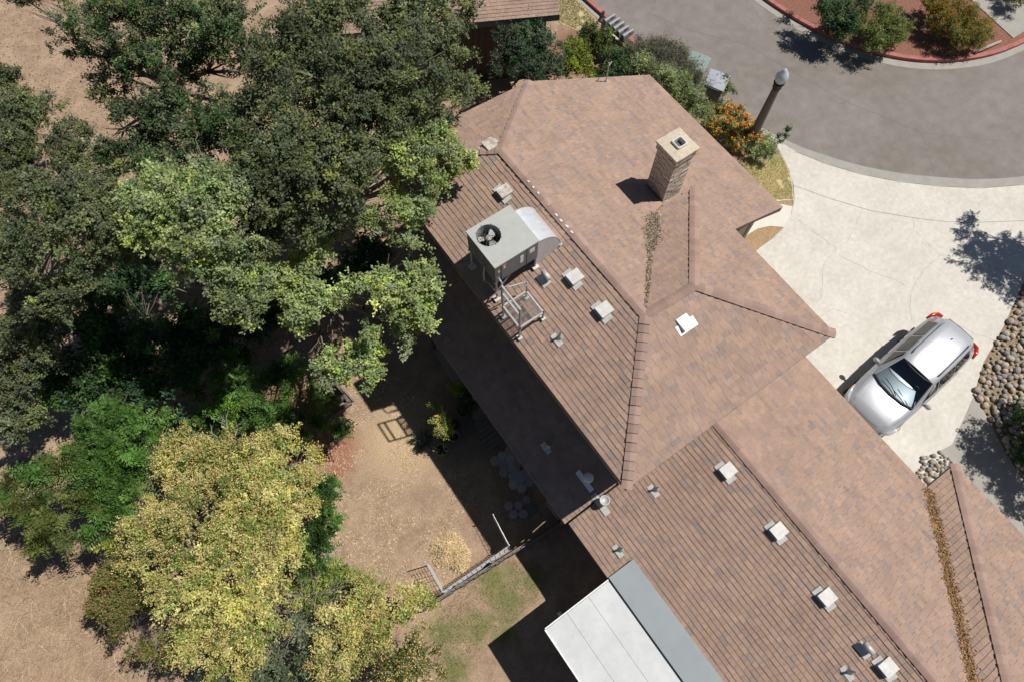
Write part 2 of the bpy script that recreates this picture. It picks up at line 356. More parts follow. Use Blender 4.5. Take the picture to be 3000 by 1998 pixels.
sheet('mulch_strip', [(2260, 588), (2322, 590), (2322, 606), (2275, 597)], .021, M['mulch'])
sheet('flower_bed', [(1840, 140), (1930, 185), (2030, 250), (2110, 310), (2225, 385), (2290, 448), (2300, 480), (2250, 520), (2150, 460), (1950, 300), (1800, 200)], .012, M['soil'])
sheet('lawn', [(2160, 480), (2235, 478), (2290, 452), (2311, 500), (2322, 545), (2324, 588), (2262, 588), (2200, 560)], .016, M['lawn'])
crack([(2282, 448), (2306, 490), (2321, 545), (2324, 600)], .05, M['cement'], None, 'lawn_edging', .024)
bpy.data.objects['lawn_edging']['kind'] = 'structure'
crack([(2272, 590), (2322, 588)], .04, M['conc2'], None, 'bed_edging', .03)
bpy.data.objects['bed_edging']['kind'] = 'structure'
sheet('side_lawn', [(1600, -60), (1690, 0), (1748, 62), (1735, 85), (1690, 92), (1650, 75), (1610, 45), (1540, -60)], .012, M['lawn'])
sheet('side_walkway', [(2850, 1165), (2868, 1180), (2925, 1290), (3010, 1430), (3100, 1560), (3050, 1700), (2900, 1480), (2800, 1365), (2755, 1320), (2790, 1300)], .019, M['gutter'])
# cobble beds
COB = [(.36, .31, .26), (.42, .38, .32), (.30, .27, .25), (.45, .36, .28), (.25, .24, .235), (.38, .30, .24)]
cobs = [MB() for _ in range(5)]
for i, b in enumerate(cobs): b.blob((0, 0, 0), (1, .78, .62), seed=i, n=8, m=4, rough=.1, col=COB[i])
cobs = [b.mesh('cobble', M['stone'], True) for b in cobs]
def inpoly(p, poly):
    c = False; n = len(poly)
    for i in range(n):
        a, b = poly[i], poly[i - 1]
        if (a[1] > p[1]) != (b[1] > p[1]) and p[0] < (b[0] - a[0]) * (p[1] - a[1]) / (b[1] - a[1]) + a[0]: c = not c
    return c
def cobble_bed(px, target, d):
    bed = sheet('cobble_bed', px, .008, M['soil']); poly = [g2(*p) for p in px]
    xs = [p[0] for p in poly]; ys = [p[1] for p in poly]; q = random.Random(5); pts = []; tries = 0
    while len(pts) < target and tries < target * 120:
        tries += 1; p = (q.uniform(min(xs), max(xs)), q.uniform(min(ys), max(ys)))
        if inpoly(p, poly) and all((p[0] - a[0]) ** 2 + (p[1] - a[1]) ** 2 > (d * .66) ** 2 for a in pts): pts.append(p)
    for i, p in enumerate(pts):
        o = bpy.data.objects.new('cobble', cobs[i % 5]); link(o, bed); s = d * q.choice((.5, .7, .85, 1.0, 1.1, 1.3)) * q.uniform(.9, 1.1)
        o.location = (p[0], p[1], .02 + s * .2); o.scale = (s, s, s); o.rotation_euler = (q.uniform(-.3, .3), q.uniform(-.3, .3), q.uniform(0, 6))
cobble_bed([(3060, 780), (3010, 815), (2945, 955), (2920, 1002), (2886, 1062), (2852, 1160), (2872, 1178), (2930, 1290), (3000, 1400), (3060, 1430), (3070, 1200), (3070, 900)], 295, .21)
cobble_bed([(2760, 1322), (2800, 1368), (2770, 1430), (2720, 1430), (2670, 1400), (2700, 1340)], 60, .15)

# ---------------------------------------------------------------- roofs
PAL = [((.380, .262, .200), .34), ((.360, .250, .194), .30), ((.338, .240, .196), .24), ((.308, .230, .194), .09), ((.280, .222, .198), .03)]
def pick(q):
    x = q.random()
    for c, wgt in PAL:
        x -= wgt
        if x < 0: break
    k = q.uniform(.95, 1.05); return tuple(a * k for a in c)
def clip(poly, hull):
    "Sutherland-Hodgman, hull convex ccw"
    out = poly
    for i in range(len(hull)):
        a, b = hull[i], hull[(i + 1) % len(hull)]; inp = out; out = []
        if not inp: return []
        side = lambda p: (b[0] - a[0]) * (p[1] - a[1]) - (b[1] - a[1]) * (p[0] - a[0])
        for j in range(len(inp)):
            p, r = inp[j], inp[(j + 1) % len(inp)]; sp, sr = side(p), side(r)
            if sp >= 0: out.append(p)
            if (sp >= 0) != (sr >= 0):
                t = sp / (sp - sr); out.append((p[0] + (r[0] - p[0]) * t, p[1] + (r[1] - p[1]) * t))
    return out
def planar(verts):
    P = np.array(verts, float); A = np.c_[P[:, 0], P[:, 1], np.ones(len(P))]; k = np.linalg.lstsq(A, P[:, 2], rcond=None)[0]; P[:, 2] = A @ k
    return [tuple(p) for p in P]
def roof_plane(verts, e0, e1, seed, keep=None, expo=.128, wmin=.10, wmax=.25, along=None):
    """courses of single shingles on the plane of verts; e0->e1 runs along the eave, upslope to its left.
    returns list of (verts, faces, colour, centre)"""
    q = random.Random(seed); V = [Vector(v) for v in verts]; e0, e1 = [min(V, key=lambda v: (v.xy - Vector(e[:2])).length) for e in (e0, e1)]; a = Vector(along) if along else (e1 - e0).normalized(); n = (V[1] - V[0]).cross(V[2] - V[0]).normalized()
    if n.z < 0: n = -n
    b = n.cross(a).normalized()
    hull = [((v - e0).dot(a), (v - e0).dot(b)) for v in V]
    A = sum(hull[i][0] * hull[(i + 1) % len(hull)][1] - hull[(i + 1) % len(hull)][0] * hull[i][1] for i in range(len(hull)))
    if A < 0: hull = hull[::-1]
    s0, s1 = min(h[0] for h in hull), max(h[0] for h in hull); t0, t1 = min(h[1] for h in hull), max(h[1] for h in hull)
    out = []; j = 0; t = t0
    while t < t1:
        s = s0 - q.uniform(0, .3)
        while s < s1:
            wd = q.uniform(wmin, wmax); tj = t - q.uniform(0, .012); pg = clip([(s + .002, tj), (s + wd - .002, tj), (s + wd - .002, t + expo), (s + .002, t + expo)], hull); s += wd
            th = q.choice((.012, .015, .018)) * q.uniform(.95, 1.05); c = pick(q)
            if len(pg) < 3: continue
            cen = e0 + a * (sum(p[0] for p in pg) / len(pg)) + b * (sum(p[1] for p in pg) / len(pg))
            if keep and not keep(cen): continue
            top = [e0 + a * p[0] + b * p[1] + n * (.004 + th * max(0., 1 - (p[1] - t) / expo)) for p in pg]
            bot = [e0 + a * p[0] + b * p[1] - n * .004 for p in pg]; m = len(pg)
            out.append((top + bot, [tuple(range(m))] + [(i, m + i, m + (i + 1) % m, (i + 1) % m) for i in range(m)], c, cen))
        t += expo; j += 1
    return out
def shingle_parts(tabs, parent, count=300):
    "the tabs that show largest become single parts, the rest one part"
    C = Vector((0, 0, CAM_H))
    def size(tb):
        m = len(tb[1][0]); p = tb[0][:m]; ar = Vector((0, 0, 0))
        for i in range(1, m - 1): ar += (p[i] - p[0]).cross(p[i + 1] - p[0])
        r = tb[3] - C; u, v = px_of(tb[3]); vis = 1 if (0 < u < 3000 and 0 < v < 1998) else .01
        return vis * abs(ar.dot(r)) / r.length ** 3
    tabs = sorted(tabs, key=size, reverse=True)
    for vs, fs, c, _ in tabs[:count]: MB().add(vs, fs, c).obj('shingle', M['shingle'], parent)
    mb = MB()
    for vs, fs, c, _ in tabs[count:]: mb.add(vs, fs, c)
    if mb.v: mb.obj('shingles', M['shingle'], parent, kind='stuff')
def px_of(p):
    x, y, z = p[0] * _cy - p[1] * _sy, p[0] * _sy + p[1] * _cy, p[2] - CAM_H
    wv = y * _st - z * _ct; up = y * _ct + z * _st
    return 1500 + FPX * x / wv, 999 - FPX * up / wv
def deck(planes, name, parent, drop=.03, soff=.0):
    mb = MB()
    for vs in planes:
        V = [Vector(v) for v in vs]; n = (V[1] - V[0]).cross(V[2] - V[0]).normalized()
        if n.z < 0: V = V[::-1]; n = -n
        m = len(V); mb.add([v - n * .008 for v in V] + [v - n * (.008 + .12) for v in V], [tuple(range(m)), tuple(range(2 * m - 1, m - 1, -1))] + [(i, m + i, m + (i + 1) % m, (i + 1) % m) for i in range(m)])
    return mb.obj(name, M['deck'], parent)
def caps(a, b, n1, n2, parent, hw=.115, expo=.20, seed=0, lift=.012):
    "overlapping folded caps along the ridge from a (low end) to b; n1, n2 are the normals of the planes at its sides"
    a, b = Vector(a), Vector(b); d = (b - a).normalized(); L = (b - a).length; q = random.Random(seed)
    n1, n2 = Vector(n1).normalized(), Vector(n2).normalized()
    s1 = n1.cross(d); s1 = s1 if s1.dot(n2) < 0 or True else s1
    s1.normalize(); s2 = n2.cross(d).normalized()
    if s1.z > 0: s1 = -s1
    if s2.z > 0: s2 = -s2
    if s1.dot(s2) > .9: s2 = -s2
    up = (n1 + n2).normalized(); k = 0; t = 0
    while t < L - .05:
        t1 = min(t + expo + .05, L + .02); hh = .040 + q.uniform(-.006, .010)
        vs = []
        for tt, h in ((t, hh), (t1, .012)):
            c = a + d * tt
            vs += [c + s1 * hw + n1 * (h + lift), c + s1 * .035 + n1 * (h + lift + .004), c + up * (h + lift + .003), c + s2 * .035 + n2 * (h + lift + .004), c + s2 * hw + n2 * (h + lift)]
            vs += [c + s1 * hw - n1 * .006, c + s2 * hw - n2 * .006]
        fs = [(0, 1, 8, 7), (1, 2, 9, 8), (2, 3, 10, 9), (3, 4, 11, 10), (5, 0, 7, 12), (4, 6, 13, 11), (0, 5, 6, 4, 3, 2, 1)]
        kk = q.uniform(.86, 1.10); MB().add(vs, fs, (.350 * kk, .240 * kk, .202 * kk)).obj('ridge_cap', M['capc'], parent); t += expo
def nrm(a, b, c):
    n = (Vector(b) - Vector(a)).cross(Vector(c) - Vector(a)).normalized(); return n if n.z > 0 else -n

# ---------------------------------------------------------------- the two-storey house
house = root('house', 'two-storey tan house under brown shingle hip roofs, with brick chimney', 'house', (0, 0, 0))
P1, P2, RT = (6.07, 3.47, 6.2), (7.45, 3.40, 6.2), (6.02, 9.0, 6.2)
C1, C2, C3 = (9.82, 5.78, 5.27), (9.80, .77, 5.27), (3.55, .77, 5.27)
D0, E0 = (3.54, 11.35, 5.27), (8.34, 11.02, 5.33)
V0 = (8.47, 5.78, 5.27)
REAR = [C3, P1, RT, D0]; RIGHT = [C3, C2, P2, P1]; FP = [C2, C1, P2]; SS = [P1, P2, C1, V0]; TOP = [D0, RT, E0]
zM = lambda x: 6.2 - .3785 * (x - 6.045)
MAIN = [(6.06, 4.44, zM(6.06)), (RT[0], RT[1], zM(RT[0])), (E0[0], E0[1], zM(E0[0])), (12.37, 10.25, zM(12.37)), (12.37, 4.42, zM(12.37))]
MTIP = [(P1[0], P1[1], zM(P1[0])), (6.06, 4.44, zM(6.06)), (7.15, 4.44, zM(7.15))]
REAR, RIGHT, SS = planar(REAR), planar(RIGHT), planar(SS)
roof = deck([REAR, RIGHT, FP, SS, TOP, MAIN, MTIP], 'roof', house)
def not_under(c):     # the main front slope stops at the valley and under the raised front eave
    if c.y < 5.78 and c.x < 9.5: return (c.y - P1[1]) > (c.x - P1[0]) * (V0[1] - P1[1]) / (V0[0] - P1[0]) - .05 and True
    return True
tabs = []
tabs += roof_plane(REAR, D0, C3, 1); tabs += roof_plane(RIGHT, C3, C2, 2); tabs += roof_plane(FP, C2, C1, 3)
tabs += roof_plane(SS, C1, V0, 4); tabs += roof_plane(TOP, E0, D0, 5)
tabs += roof_plane(MAIN, MAIN[4], MAIN[3], 6, keep=not_under); tabs += roof_plane(MTIP, MTIP[0], (P1[0], P1[1] + 1, 0), 8, keep=not_under, along=(0, 1, 0))
shingle_parts(tabs, roof, 300)
nR, nr, nF, nS, nT, nM = nrm(*REAR[:3]), nrm(*RIGHT[:3]), nrm(*FP), nrm(*SS[:3]), nrm(*TOP), nrm(*MAIN[1:4])
caps(C3, P1, nR, nr, roof, seed=1); caps(C2, P2, nF, nr, roof, seed=2); caps(C1, P2, nF, nS, roof, seed=3)
caps(P2, P1, nS, nr, roof, seed=4); caps(RT, P1, nR, nM, roof, seed=5); caps(E0, RT, nT, nM, roof, seed=6); caps(D0, RT, nT, nR, roof, seed=7)
# fascia boards under each edge
def fascia(parent, a, b, h=.17, t=.03, m='trim', name='fascia', drop=.03):
    a, b = Vector(a), Vector(b); d = (b - a); o = Vector((d.y, -d.x, 0)).normalized() * t
    z = Vector((0, 0, 1)); vs = [a - z * (drop + h), b - z * (drop + h), b - z * drop, a - z * drop]; vs += [v - o for v in vs]
    MB().add(vs, [(0, 1, 2, 3), (7, 6, 5, 4), (0, 4, 5, 1), (1, 5, 6, 2), (2, 6, 7, 3), (3, 7, 4, 0)]).obj(name, M[m], parent)
for a, b in ((D0, C3), (C3, C2), (C2, C1), (C1, V0), (E0, D0), ((12.37, 4.42, 3.8), (12.37, 10.25, 3.8)), ((12.37, 10.25, 3.8), E0), ((9.85, 4.5, 4.75), (12.37, 4.42, 3.8))): fascia(house, a, b)
mb = MB(); mb.box((6.75, 3.4, 4.15), (5.3, 4.4, 1.9)).box((5.75, 8.0, 4.15), (3.3, 5.2, 1.9)); mb.obj('upper_wall', M['stucco'], house)
mb = MB(); mb.box((7.35, 5.85, 1.6), (6.7, 9.5, 3.1)); mb.box((11.0, 7.3, 1.75), (1.5, 5.3, 3.5)); mb.obj('wall', M['stucco'], house)
mb = MB(); mb.box((11.55, 4.68, 1.8), (.09, .09, 3.6)); mb.obj('corner_trim', M['trim'], house)
# low rear roof
LOW = [(2.42, 1.13, 2.49), (2.42, 10.6, 2.49), (4.1, 10.6, 3.11), (4.1, 1.13, 3.11)]
low = deck([LOW], 'low_roof', house); lt = roof_plane(LOW, (2.42, 10.6, 2.49), (2.42, 1.13, 2.49), 11)
shingle_parts(lt, low, 0)
fascia(house, (2.42, 10.6, 2.49), (2.42, 1.13, 2.49), h=.15)
for y in (1.3, 3.3, 5.6, 8.0):
    mb = MB(); mb.box((2.62, y, 1.15), (.1, .1, 2.3)); mb.obj('patio_post', M['trim'], house)
# chimney: brick courses round a mortar core
ch = MB(); CX0, CX1, CY0, CY1 = 8.96, 9.57, 5.98, 6.62; CT = 6.78
ch.prism([(CX0 + .02, CY0 + .02), (CX1 - .02, CY0 + .02), (CX1 - .02, CY1 - .02), (CX0 + .02, CY1 - .02)], 4.5, CT)
chim = ch.obj('chimney', M['mortar'], house)
q = random.Random(3); z = 4.72; row = 0; bh = .098
while z < CT - .02:
    grow = .035 if z > CT - .22 else 0
    x0, x1, y0, y1 = CX0 - grow, CX1 + grow, CY0 - grow, CY1 + grow
    for side in range(4):
        L = (x1 - x0) if side in (0, 2) else (y1 - y0); s = 0; first = True
        while s < L - .03:
            l = (.12 if (row + side) % 2 else .23) if first else .23; first = False; l = min(l, L - s)
            if L - s - l < .06: l = L - s
            c = s + l / 2; dp = .07; pr = q.uniform(-.005, .009)
            if side == 0: cc = (x0 + c, y0 + dp / 2 - pr, z + bh / 2); dd = (l - .018, dp, bh - .017)
            elif side == 2: cc = (x1 - c, y1 - dp / 2 + pr, z + bh / 2); dd = (l - .018, dp, bh - .017)
            elif side == 1: cc = (x1 - dp / 2 + pr, y0 + c, z + bh / 2); dd = (dp, l - .018, bh - .017)
            else: cc = (x0 + dp / 2 - pr, y1 - c, z + bh / 2); dd = (dp, l - .018, bh - .017)
            k = q.uniform(.88, 1.1); MB().box(cc, dd, col=(.58 * k, .50 * k, .41 * k)).obj('brick', M['brick'], chim); s += l
    z += bh; row += 1
mb = MB(); x0, x1, y0, y1 = CX0 - .055, CX1 + .055, CY0 - .055, CY1 + .055; q = random.Random(8)
fx, fy, fr = 9.29, 6.30, .135
ring = []
for (a, b) in (((x0, y0), (x1, y0)), ((x1, y0), (x1, y1)), ((x1, y1), (x0, y1)), ((x0, y1), (x0, y0))):
    for k in range(8): ring.append((a[0] + (b[0] - a[0]) * k / 8 + q.uniform(-.008, .008), a[1] + (b[1] - a[1]) * k / 8 + q.uniform(-.008, .008)))
n = len(ring); vs = [(x, y, CT - .005) for x, y in ring] + [(x, y, CT + .05) for x, y in ring]
inner = []
for (a, b) in (((-1, -1), (1, -1)), ((1, -1), (1, 1)), ((1, 1), (-1, 1)), ((-1, 1), (-1, -1))):
    for k in range(8): inner.append((fx + .12 * (a[0] + (b[0] - a[0]) * k / 8), fy + .12 * (a[1] + (b[1] - a[1]) * k / 8)))
vs += [(x, y, CT + .075) for x, y in inner] + [(x, y, CT - .4) for x, y in inner]
fs = []
for i in range(n):
    j = (i + 1) % n; fs += [(i, j, n + j, n + i), (n + i, n + j, 2 * n + j, 2 * n + i), (2 * n + i, 2 * n + j, 3 * n + j, 3 * n + i)]
mb.add(vs, fs + [tuple(range(n))]); mb.obj('crown_slab', M['cement'], chim)
def sqring(c, ro, ri, z0, z1):
    mb = MB(); vs = []
    for r, zz in ((ro, z0), (ro, z1 - .015), (ro - .012, z1), (ri + .01, z1), (ri, z1 - .02), (ri, z0 - .35)):
        for k in range(16):
            a = 2 * math.pi * (k + .5) / 16; sx, sy = math.cos(a), math.sin(a)
            vs.append((c[0] + r * math.copysign(abs(sx) ** .28, sx), c[1] + r * math.copysign(abs(sy) ** .28, sy), zz))
    fs = [(i * 16 + k, i * 16 + (k + 1) % 16, (i + 1) * 16 + (k + 1) % 16, (i + 1) * 16 + k) for i in range(5) for k in range(16)]
    return mb.add(vs, fs)
sqring((fx, fy), .15, .105, CT + .05, CT + .13).obj('flue', M['flue'], chim)
MB().box((fx, fy, CT - .30), (.235, .235, .02)).obj('flue_floor', M['soot'], chim)
mb = MB(); mb.prism([(CX0 - .02, CY0 - .13), (CX1 + .05, CY0 - .13), (CX1 + .05, CY0 - .004), (CX0 - .02, CY0 - .004)], 4.7, 5.02); mb.obj('flashing', M['cap'], chim)
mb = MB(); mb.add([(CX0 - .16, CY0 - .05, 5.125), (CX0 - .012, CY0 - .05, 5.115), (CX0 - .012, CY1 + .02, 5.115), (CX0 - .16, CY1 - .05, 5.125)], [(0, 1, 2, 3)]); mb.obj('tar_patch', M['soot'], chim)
# roof vents on the house
def plane_z(n, p0, x, y): return p0[2] - (n.x * (x - p0[0]) + n.y * (y - p0[1])) / n.z
def on_plane(u, v, n, p0):
    z = p0[2]
    for _ in range(12): p = G(u, v, z); z = plane_z(n, p0, p.x, p.y)
    return G(u, v, z)
def plane_M(n, down, at):
    n = Vector(n); d = Vector(down); d = (d - n * d.dot(n)).normalized(); s = n.cross(d)
    m = Matrix((s, d, n)).transposed().to_4x4(); m.translation = at; return m
def box_vent(parent, u, v, n, p0, down, m='vent', s=.30, h=.15):
    "slant-top box vent with its flange; pixel is the middle of the lid"
    at = on_plane(u, v, n, p0) ; at = at - Vector((at.x, at.y, at.z - CAM_H)).normalized() * 0
    T = plane_M(n, down, at); mb = MB(); a = s / 2
    vs = [T @ Vector(p) for p in ((-a, -a, .02), (a, -a, .02), (a, a, .0), (-a, a, .0), (-a, -a, .05), (a, -a, .05), (a, a + .02, h), (-a, a + .02, h), (-a, a + .02, h - .05), (a, a + .02, h - .05))]
    mb.add(vs, [(4, 5, 6, 7), (0, 1, 5, 4), (1, 2, 9, 6, 5), (3, 0, 4, 7, 8), (7, 6, 9, 8)])
    o = mb.obj('roof_vent', M[m], parent)
    mb = MB(); mb.add([T @ Vector(p) for p in ((-a - .11, -.02, .036), (a + .11, -.02, .036), (a + .11, a + .07, .036), (-a - .11, a + .07, .036))], [(0, 1, 2, 3)]); mb.obj('flange', M['vent' if m != 'vwhite' else 'vwhite'], o)
    mb = MB(); mb.add([T @ Vector(p) for p in ((-a + .02, a - .03, .04), (a - .02, a - .03, .04), (a - .02, a - .03, h - .05), (-a + .02, a - .03, h - .05))], [(0, 1, 2, 3)]); mb.obj('louvre', M['black'], o)
    return o
DR, DRt, DT = (-1, 0, -.3), (0, -1, -.3), (0, 1, -.3)
box_vent(house, 1482, 562, nR, RT, DR, 'ventrust'); box_vent(house, 1688, 812, nR, RT, DR); box_vent(house, 1774, 908, nR, RT, DR)
box_vent(house, 2003, 945, nr, P1, DRt, 'vwhite'); box_vent(house, 1438, 432, nT, RT, DT, 'ventrust')
def pipe_vent(parent, u, v, n, p0, down, h=.28, r=.027, m='galvdull', cone=.085):
    at = on_plane(u, v, n, p0); mb = MB(); mb.lathe([(cone, -.02), (cone * .9, .03), (cone * .45, .12), (r + .004, .15)], at, 14); mb.tube([at + Vector((0, 0, .1)), at + Vector((0, 0, h))], r, 12)
    o = mb.obj('vent_pipe', M[m], parent, True)
    T = plane_M(n, down, at); mb = MB(); mb.add([T @ Vector(p) for p in ((-.16, .0, .034), (.16, .0, .034), (.16, .15, .034), (-.16, .15, .034))], [(0, 1, 2, 3)]); mb.obj('flange', M['vent'], o)
    mb = MB(); mb.lathe([(r * .8, h + .002), (.001, h + .003)], at, 12); mb.obj('pipe_mouth', M['black'], o)
def turtle_vent(parent, u, v, n, p0, down):
    at = on_plane(u, v, n, p0); T = plane_M(n, down, at); mb = MB()
    mb.tube([T @ Vector((-.13, -.03, .17)), T @ Vector((.13, -.03, .17))], .062, 14); mb.tube([T @ Vector((0, 0, 0)), T @ Vector((0, -.02, .15))], .055, 12)
    o = mb.obj('exhaust_vent', M['galvdull'], parent, True)
    mb = MB(); mb.add([T @ Vector(p) for p in ((-.17, -.02, .036), (.17, -.02, .036), (.17, .2, .036), (-.17, .2, .036))], [(0, 1, 2, 3)]); mb.obj('flange', M['vent'], o)
turtle_vent(house, 1602, 815, nR, RT, DR); pipe_vent(house, 1640, 990, nR, RT, DR)
nL = nrm(*LOW[:3]); pipe_vent(house, 1607, 1307, nL, LOW[0], DR, h=.2)
at = on_plane(1722, 1402, nL, LOW[0]); T = plane_M(nL, DR, at); mb = MB(); mb.add([T @ Vector(p) for p in ((-.30, .02, .034), (.30, .02, .034), (.30, .16, .034), (-.30, .16, .034))], [(0, 1, 2, 3)])
o = mb.obj('vent_flange', M['vwhite'], house); mb = MB(); mb.lathe([(.09, -.05), (.085, .12), (.13, .13), (.135, .17), (.10, .21), (.02, .225)], at, 20); mb.obj('vent_cap', M['vwhite'], o, True)
# little white lumps on the ridge, valley litter, antenna
q = random.Random(2)
for u, v in ((1549, 533), (1564, 551), (1577, 566), (1609, 603), (1629, 629), (1643, 645), (1661, 663), (1675, 680)):
    p = G(u, v, 6.235); mb = MB(); mb.blob((p.x, p.y, 6.232), (.06, q.uniform(.09, .14), .02), seed=int(u), rough=.25); mb.obj('bird_lime', M['droppings'], house, True)
p = on_plane(1775, 242, nM, RT); mb = MB(); mb.tube([p, p + Vector((0, 0, .75))], .017, 8); mb.lathe([(.07, -.02), (.04, .06), (.017, .1)], p, 10); mb.tube([p + Vector((0, 0, .6)), p + Vector((.2, .1, .6))], .01, 6); mb.obj('antenna_mast', M['galvdull'], house)
N = 2600; rg = np.random.default_rng(4); t = np.clip(rg.beta(1.3, 2.0, N), 0, 1); wdt = np.where(t < .5, .15 * np.sin(np.pi * np.clip(t * 2 + .12, 0, 1)) + .05, .045)
vx = np.array(V0) + (np.array(P1) - np.array(V0)) * t[:, None]; off = rg.normal(0, 1, N) * wdt * .55
c = vx.copy(); c[:, 0] += off * .7; c[:, 1] -= off * .7; pz = np.maximum(6.2 - (c[:, 0] - 6.05) * .381, 6.2 - (c[:, 1] - 3.44) * .396); c[:, 2] = pz + .02 + rg.uniform(0, .035, N)
def bits(c, L, W, cols, rg, flat=.4):
    n = len(c); d = rg.normal(size=(n, 3)); d[:, 2] *= flat; d /= np.linalg.norm(d, axis=1)[:, None]; u = rg.normal(size=(n, 3)); u[:, 2] *= flat
    s = np.cross(d, rg.normal(size=(n, 3)) * [.3, .3, 1]); s /= np.linalg.norm(s, axis=1)[:, None] + 1e-9
    L = np.asarray(L).reshape(-1, 1) * np.ones((n, 1)); W = np.asarray(W).reshape(-1, 1) * np.ones((n, 1))
    V = np.stack([c - d * L / 2 - s * W / 2, c + d * L / 2 - s * W / 2, c + d * L / 2 + s * W / 2, c - d * L / 2 + s * W / 2], 1)
    cols = np.array(cols); C = cols[rg.integers(0, len(cols), n)] * rg.uniform(.75, 1.25, (n, 1)); return V, C
V, C = bits(c, rg.uniform(.02, .05, N), rg.uniform(.008, .02, N), [(.36, .28, .18), (.26, .20, .14), (.46, .38, .27), (.12, .09, .07), (.18, .15, .13)], rg)
nmesh('valley_litter', V, None, C, M['leaflitter'], house, kind='stuff')
# ---------------------------------------------------------------- attached single-storey house
nb = root('house', 'single-storey house with long brown shingle roof, joined to the two-storey house', 'house', (0, 0, 0))
YB = 1.08
A1, A2, A3, A4 = (2.5, YB, 2.5), (2.5, -9, 2.5), (6.62, -9, 4.02), (6.62, YB, 4.02)
F1, F2, F3 = (10.42, YB, 2.62), (10.42, -3.45, 2.62), (6.62, -7.4, 4.02)
W1, W2, W3 = (11.45, -3.45, 2.62), (7.5, -7.4, 4.02), (11.45, -9.0, 2.62)
NREAR = [A1, A2, A3, A4]; NFRONT = [A4, F3, F2, F1]; NW = [F2, F3, W2, W1]; NWF = [W1, W2, (7.5, -9, 4.02), W3]
nroof = deck([NREAR, NFRONT, NW, NWF], 'roof', nb)
tabs = roof_plane(NREAR, A1, A2, 21) + roof_plane(NFRONT, F2, F1, 22) + roof_plane(NW, W1, F2, 23) + roof_plane(NWF, W3, W1, 24)
shingle_parts(tabs, nroof, 300)
n1, n2, n3, n4 = nrm(*NREAR[:3]), nrm(*NFRONT[:3]), nrm(*NW[:3]), nrm(*NWF[:3])
caps(A3, A4, n1, n2, nroof, seed=11); caps(W1, W2, n3, n4, nroof, seed=12)
for a, b in ((A1, A2), (F2, F1), (W1, F2), (W3, W1)): fascia(nb, a, b)
mb = MB(); mb.box((6.5, -4.1, 1.2), (6.9, 9.6, 2.4)); mb.box((9.5, -6.6, 1.25), (3.2, 5.6, 2.5)); mb.obj('wall', M['stucco'], nb)
for u, v in ((2135, 1376), (2283, 1552), (2425, 1745), (2602, 1950)): box_vent(nb, u, v, n1, A4, DR)
turtle_vent(nb, 2538, 1895, n1, A4, DR); pipe_vent(nb, 1922, 1432, n1, A4, DR, h=.26); pipe_vent(nb, 1818, 1608, n1, A4, DR, h=.26); pipe_vent(nb, 2490, 1965, n1, A4, DR, h=.26)
at = on_plane(1768, 1470, n1, A4); mb = MB(); mb.lathe([(.10, -.05), (.10, .22), (.125, .23), (.13, .27), (.11, .275), (.10, .25)], at, 20); o = mb.obj('vent_stack', M['galvdull'], nb, True)
T = plane_M(n1, DR, at); mb = MB(); mb.add([T @ Vector(p) for p in ((-.30, .0, .036), (.30, .0, .036), (.30, .17, .036), (-.30, .17, .036))], [(0, 1, 2, 3)]); mb.obj('flange', M['vent'], o)
N = 3500; rg = np.random.default_rng(9); t = rg.uniform(0, 1, N); c = np.array(F2) + (np.array(F3) - np.array(F2)) * t[:, None]; off = rg.normal(0, .07, N)
c[:, 0] += off * .7; c[:, 1] -= off * .7; c[:, 2] += .02 + np.abs(off) * .2 + rg.uniform(0, .03, N)
V, C = bits(c, rg.uniform(.03, .06, N), rg.uniform(.012, .025, N), [(.33, .17, .07), (.25, .14, .07), (.42, .26, .10), (.16, .09, .05)], rg)
nmesh('valley_litter', V, None, C, M['leaflitter'], nb, kind='stuff')
# flat patio cover behind it
pc = root('patio_cover', 'flat white panelled patio cover behind the single-storey house', 'patio cover', (0, 0, 0))
ys = [-.56, -7.6]; xs = [.57, 1.21, 1.85, 2.5]
for i in range(3):
    mb = MB(); mb.prism([(xs[i] + .003, ys[0]), (xs[i + 1] - .003, ys[0]), (xs[i + 1] - .003, ys[-1]), (xs[i] + .003, ys[-1])], 2.42, 2.5); mb.obj('roof_panel', M['patio'], pc)
mb = MB(); mb.add([(2.51, -.5, 2.58), (3.2, -.5, 2.88), (3.2, -7.6, 2.88), (2.51, -7.6, 2.58), (2.51, -.5, 2.40), (3.2, -.5, 2.70), (3.2, -7.6, 2.70), (2.51, -7.6, 2.40)], [(0, 3, 2, 1), (4, 5, 6, 7), (0, 1, 5, 4), (1, 2, 6, 5), (2, 3, 7, 6), (3, 0, 4, 7)]); mb.obj('sloped_panel', M['patio2'], pc)
for a, b in (((.55, -.52, 2.52), (2.52, -.52, 2.52)), ((.55, -7.6, 2.52), (.55, -.52, 2.52))): fascia(pc, b, a, h=.16, m='whitep', name='edge_trim', drop=0)
for x, y in ((.7, -.75), (.7, -4.0), (.7, -7.2)): mb = MB(); mb.box((x, y, 1.2), (.09, .09, 2.4)); mb.obj('post', M['whitep'], pc)
p = G(1640, 1800); mb = MB(); mb.box((p.x, p.y, .25), (.09, .16, .5), rz=.1); mb.lathe([(.05, .5), (.045, .56), (.01, .58)], (p.x, p.y, 0), 10); tag(mb.obj('garden_post', M['whitep']), 'short white post standing by the white patio cover', 'post')

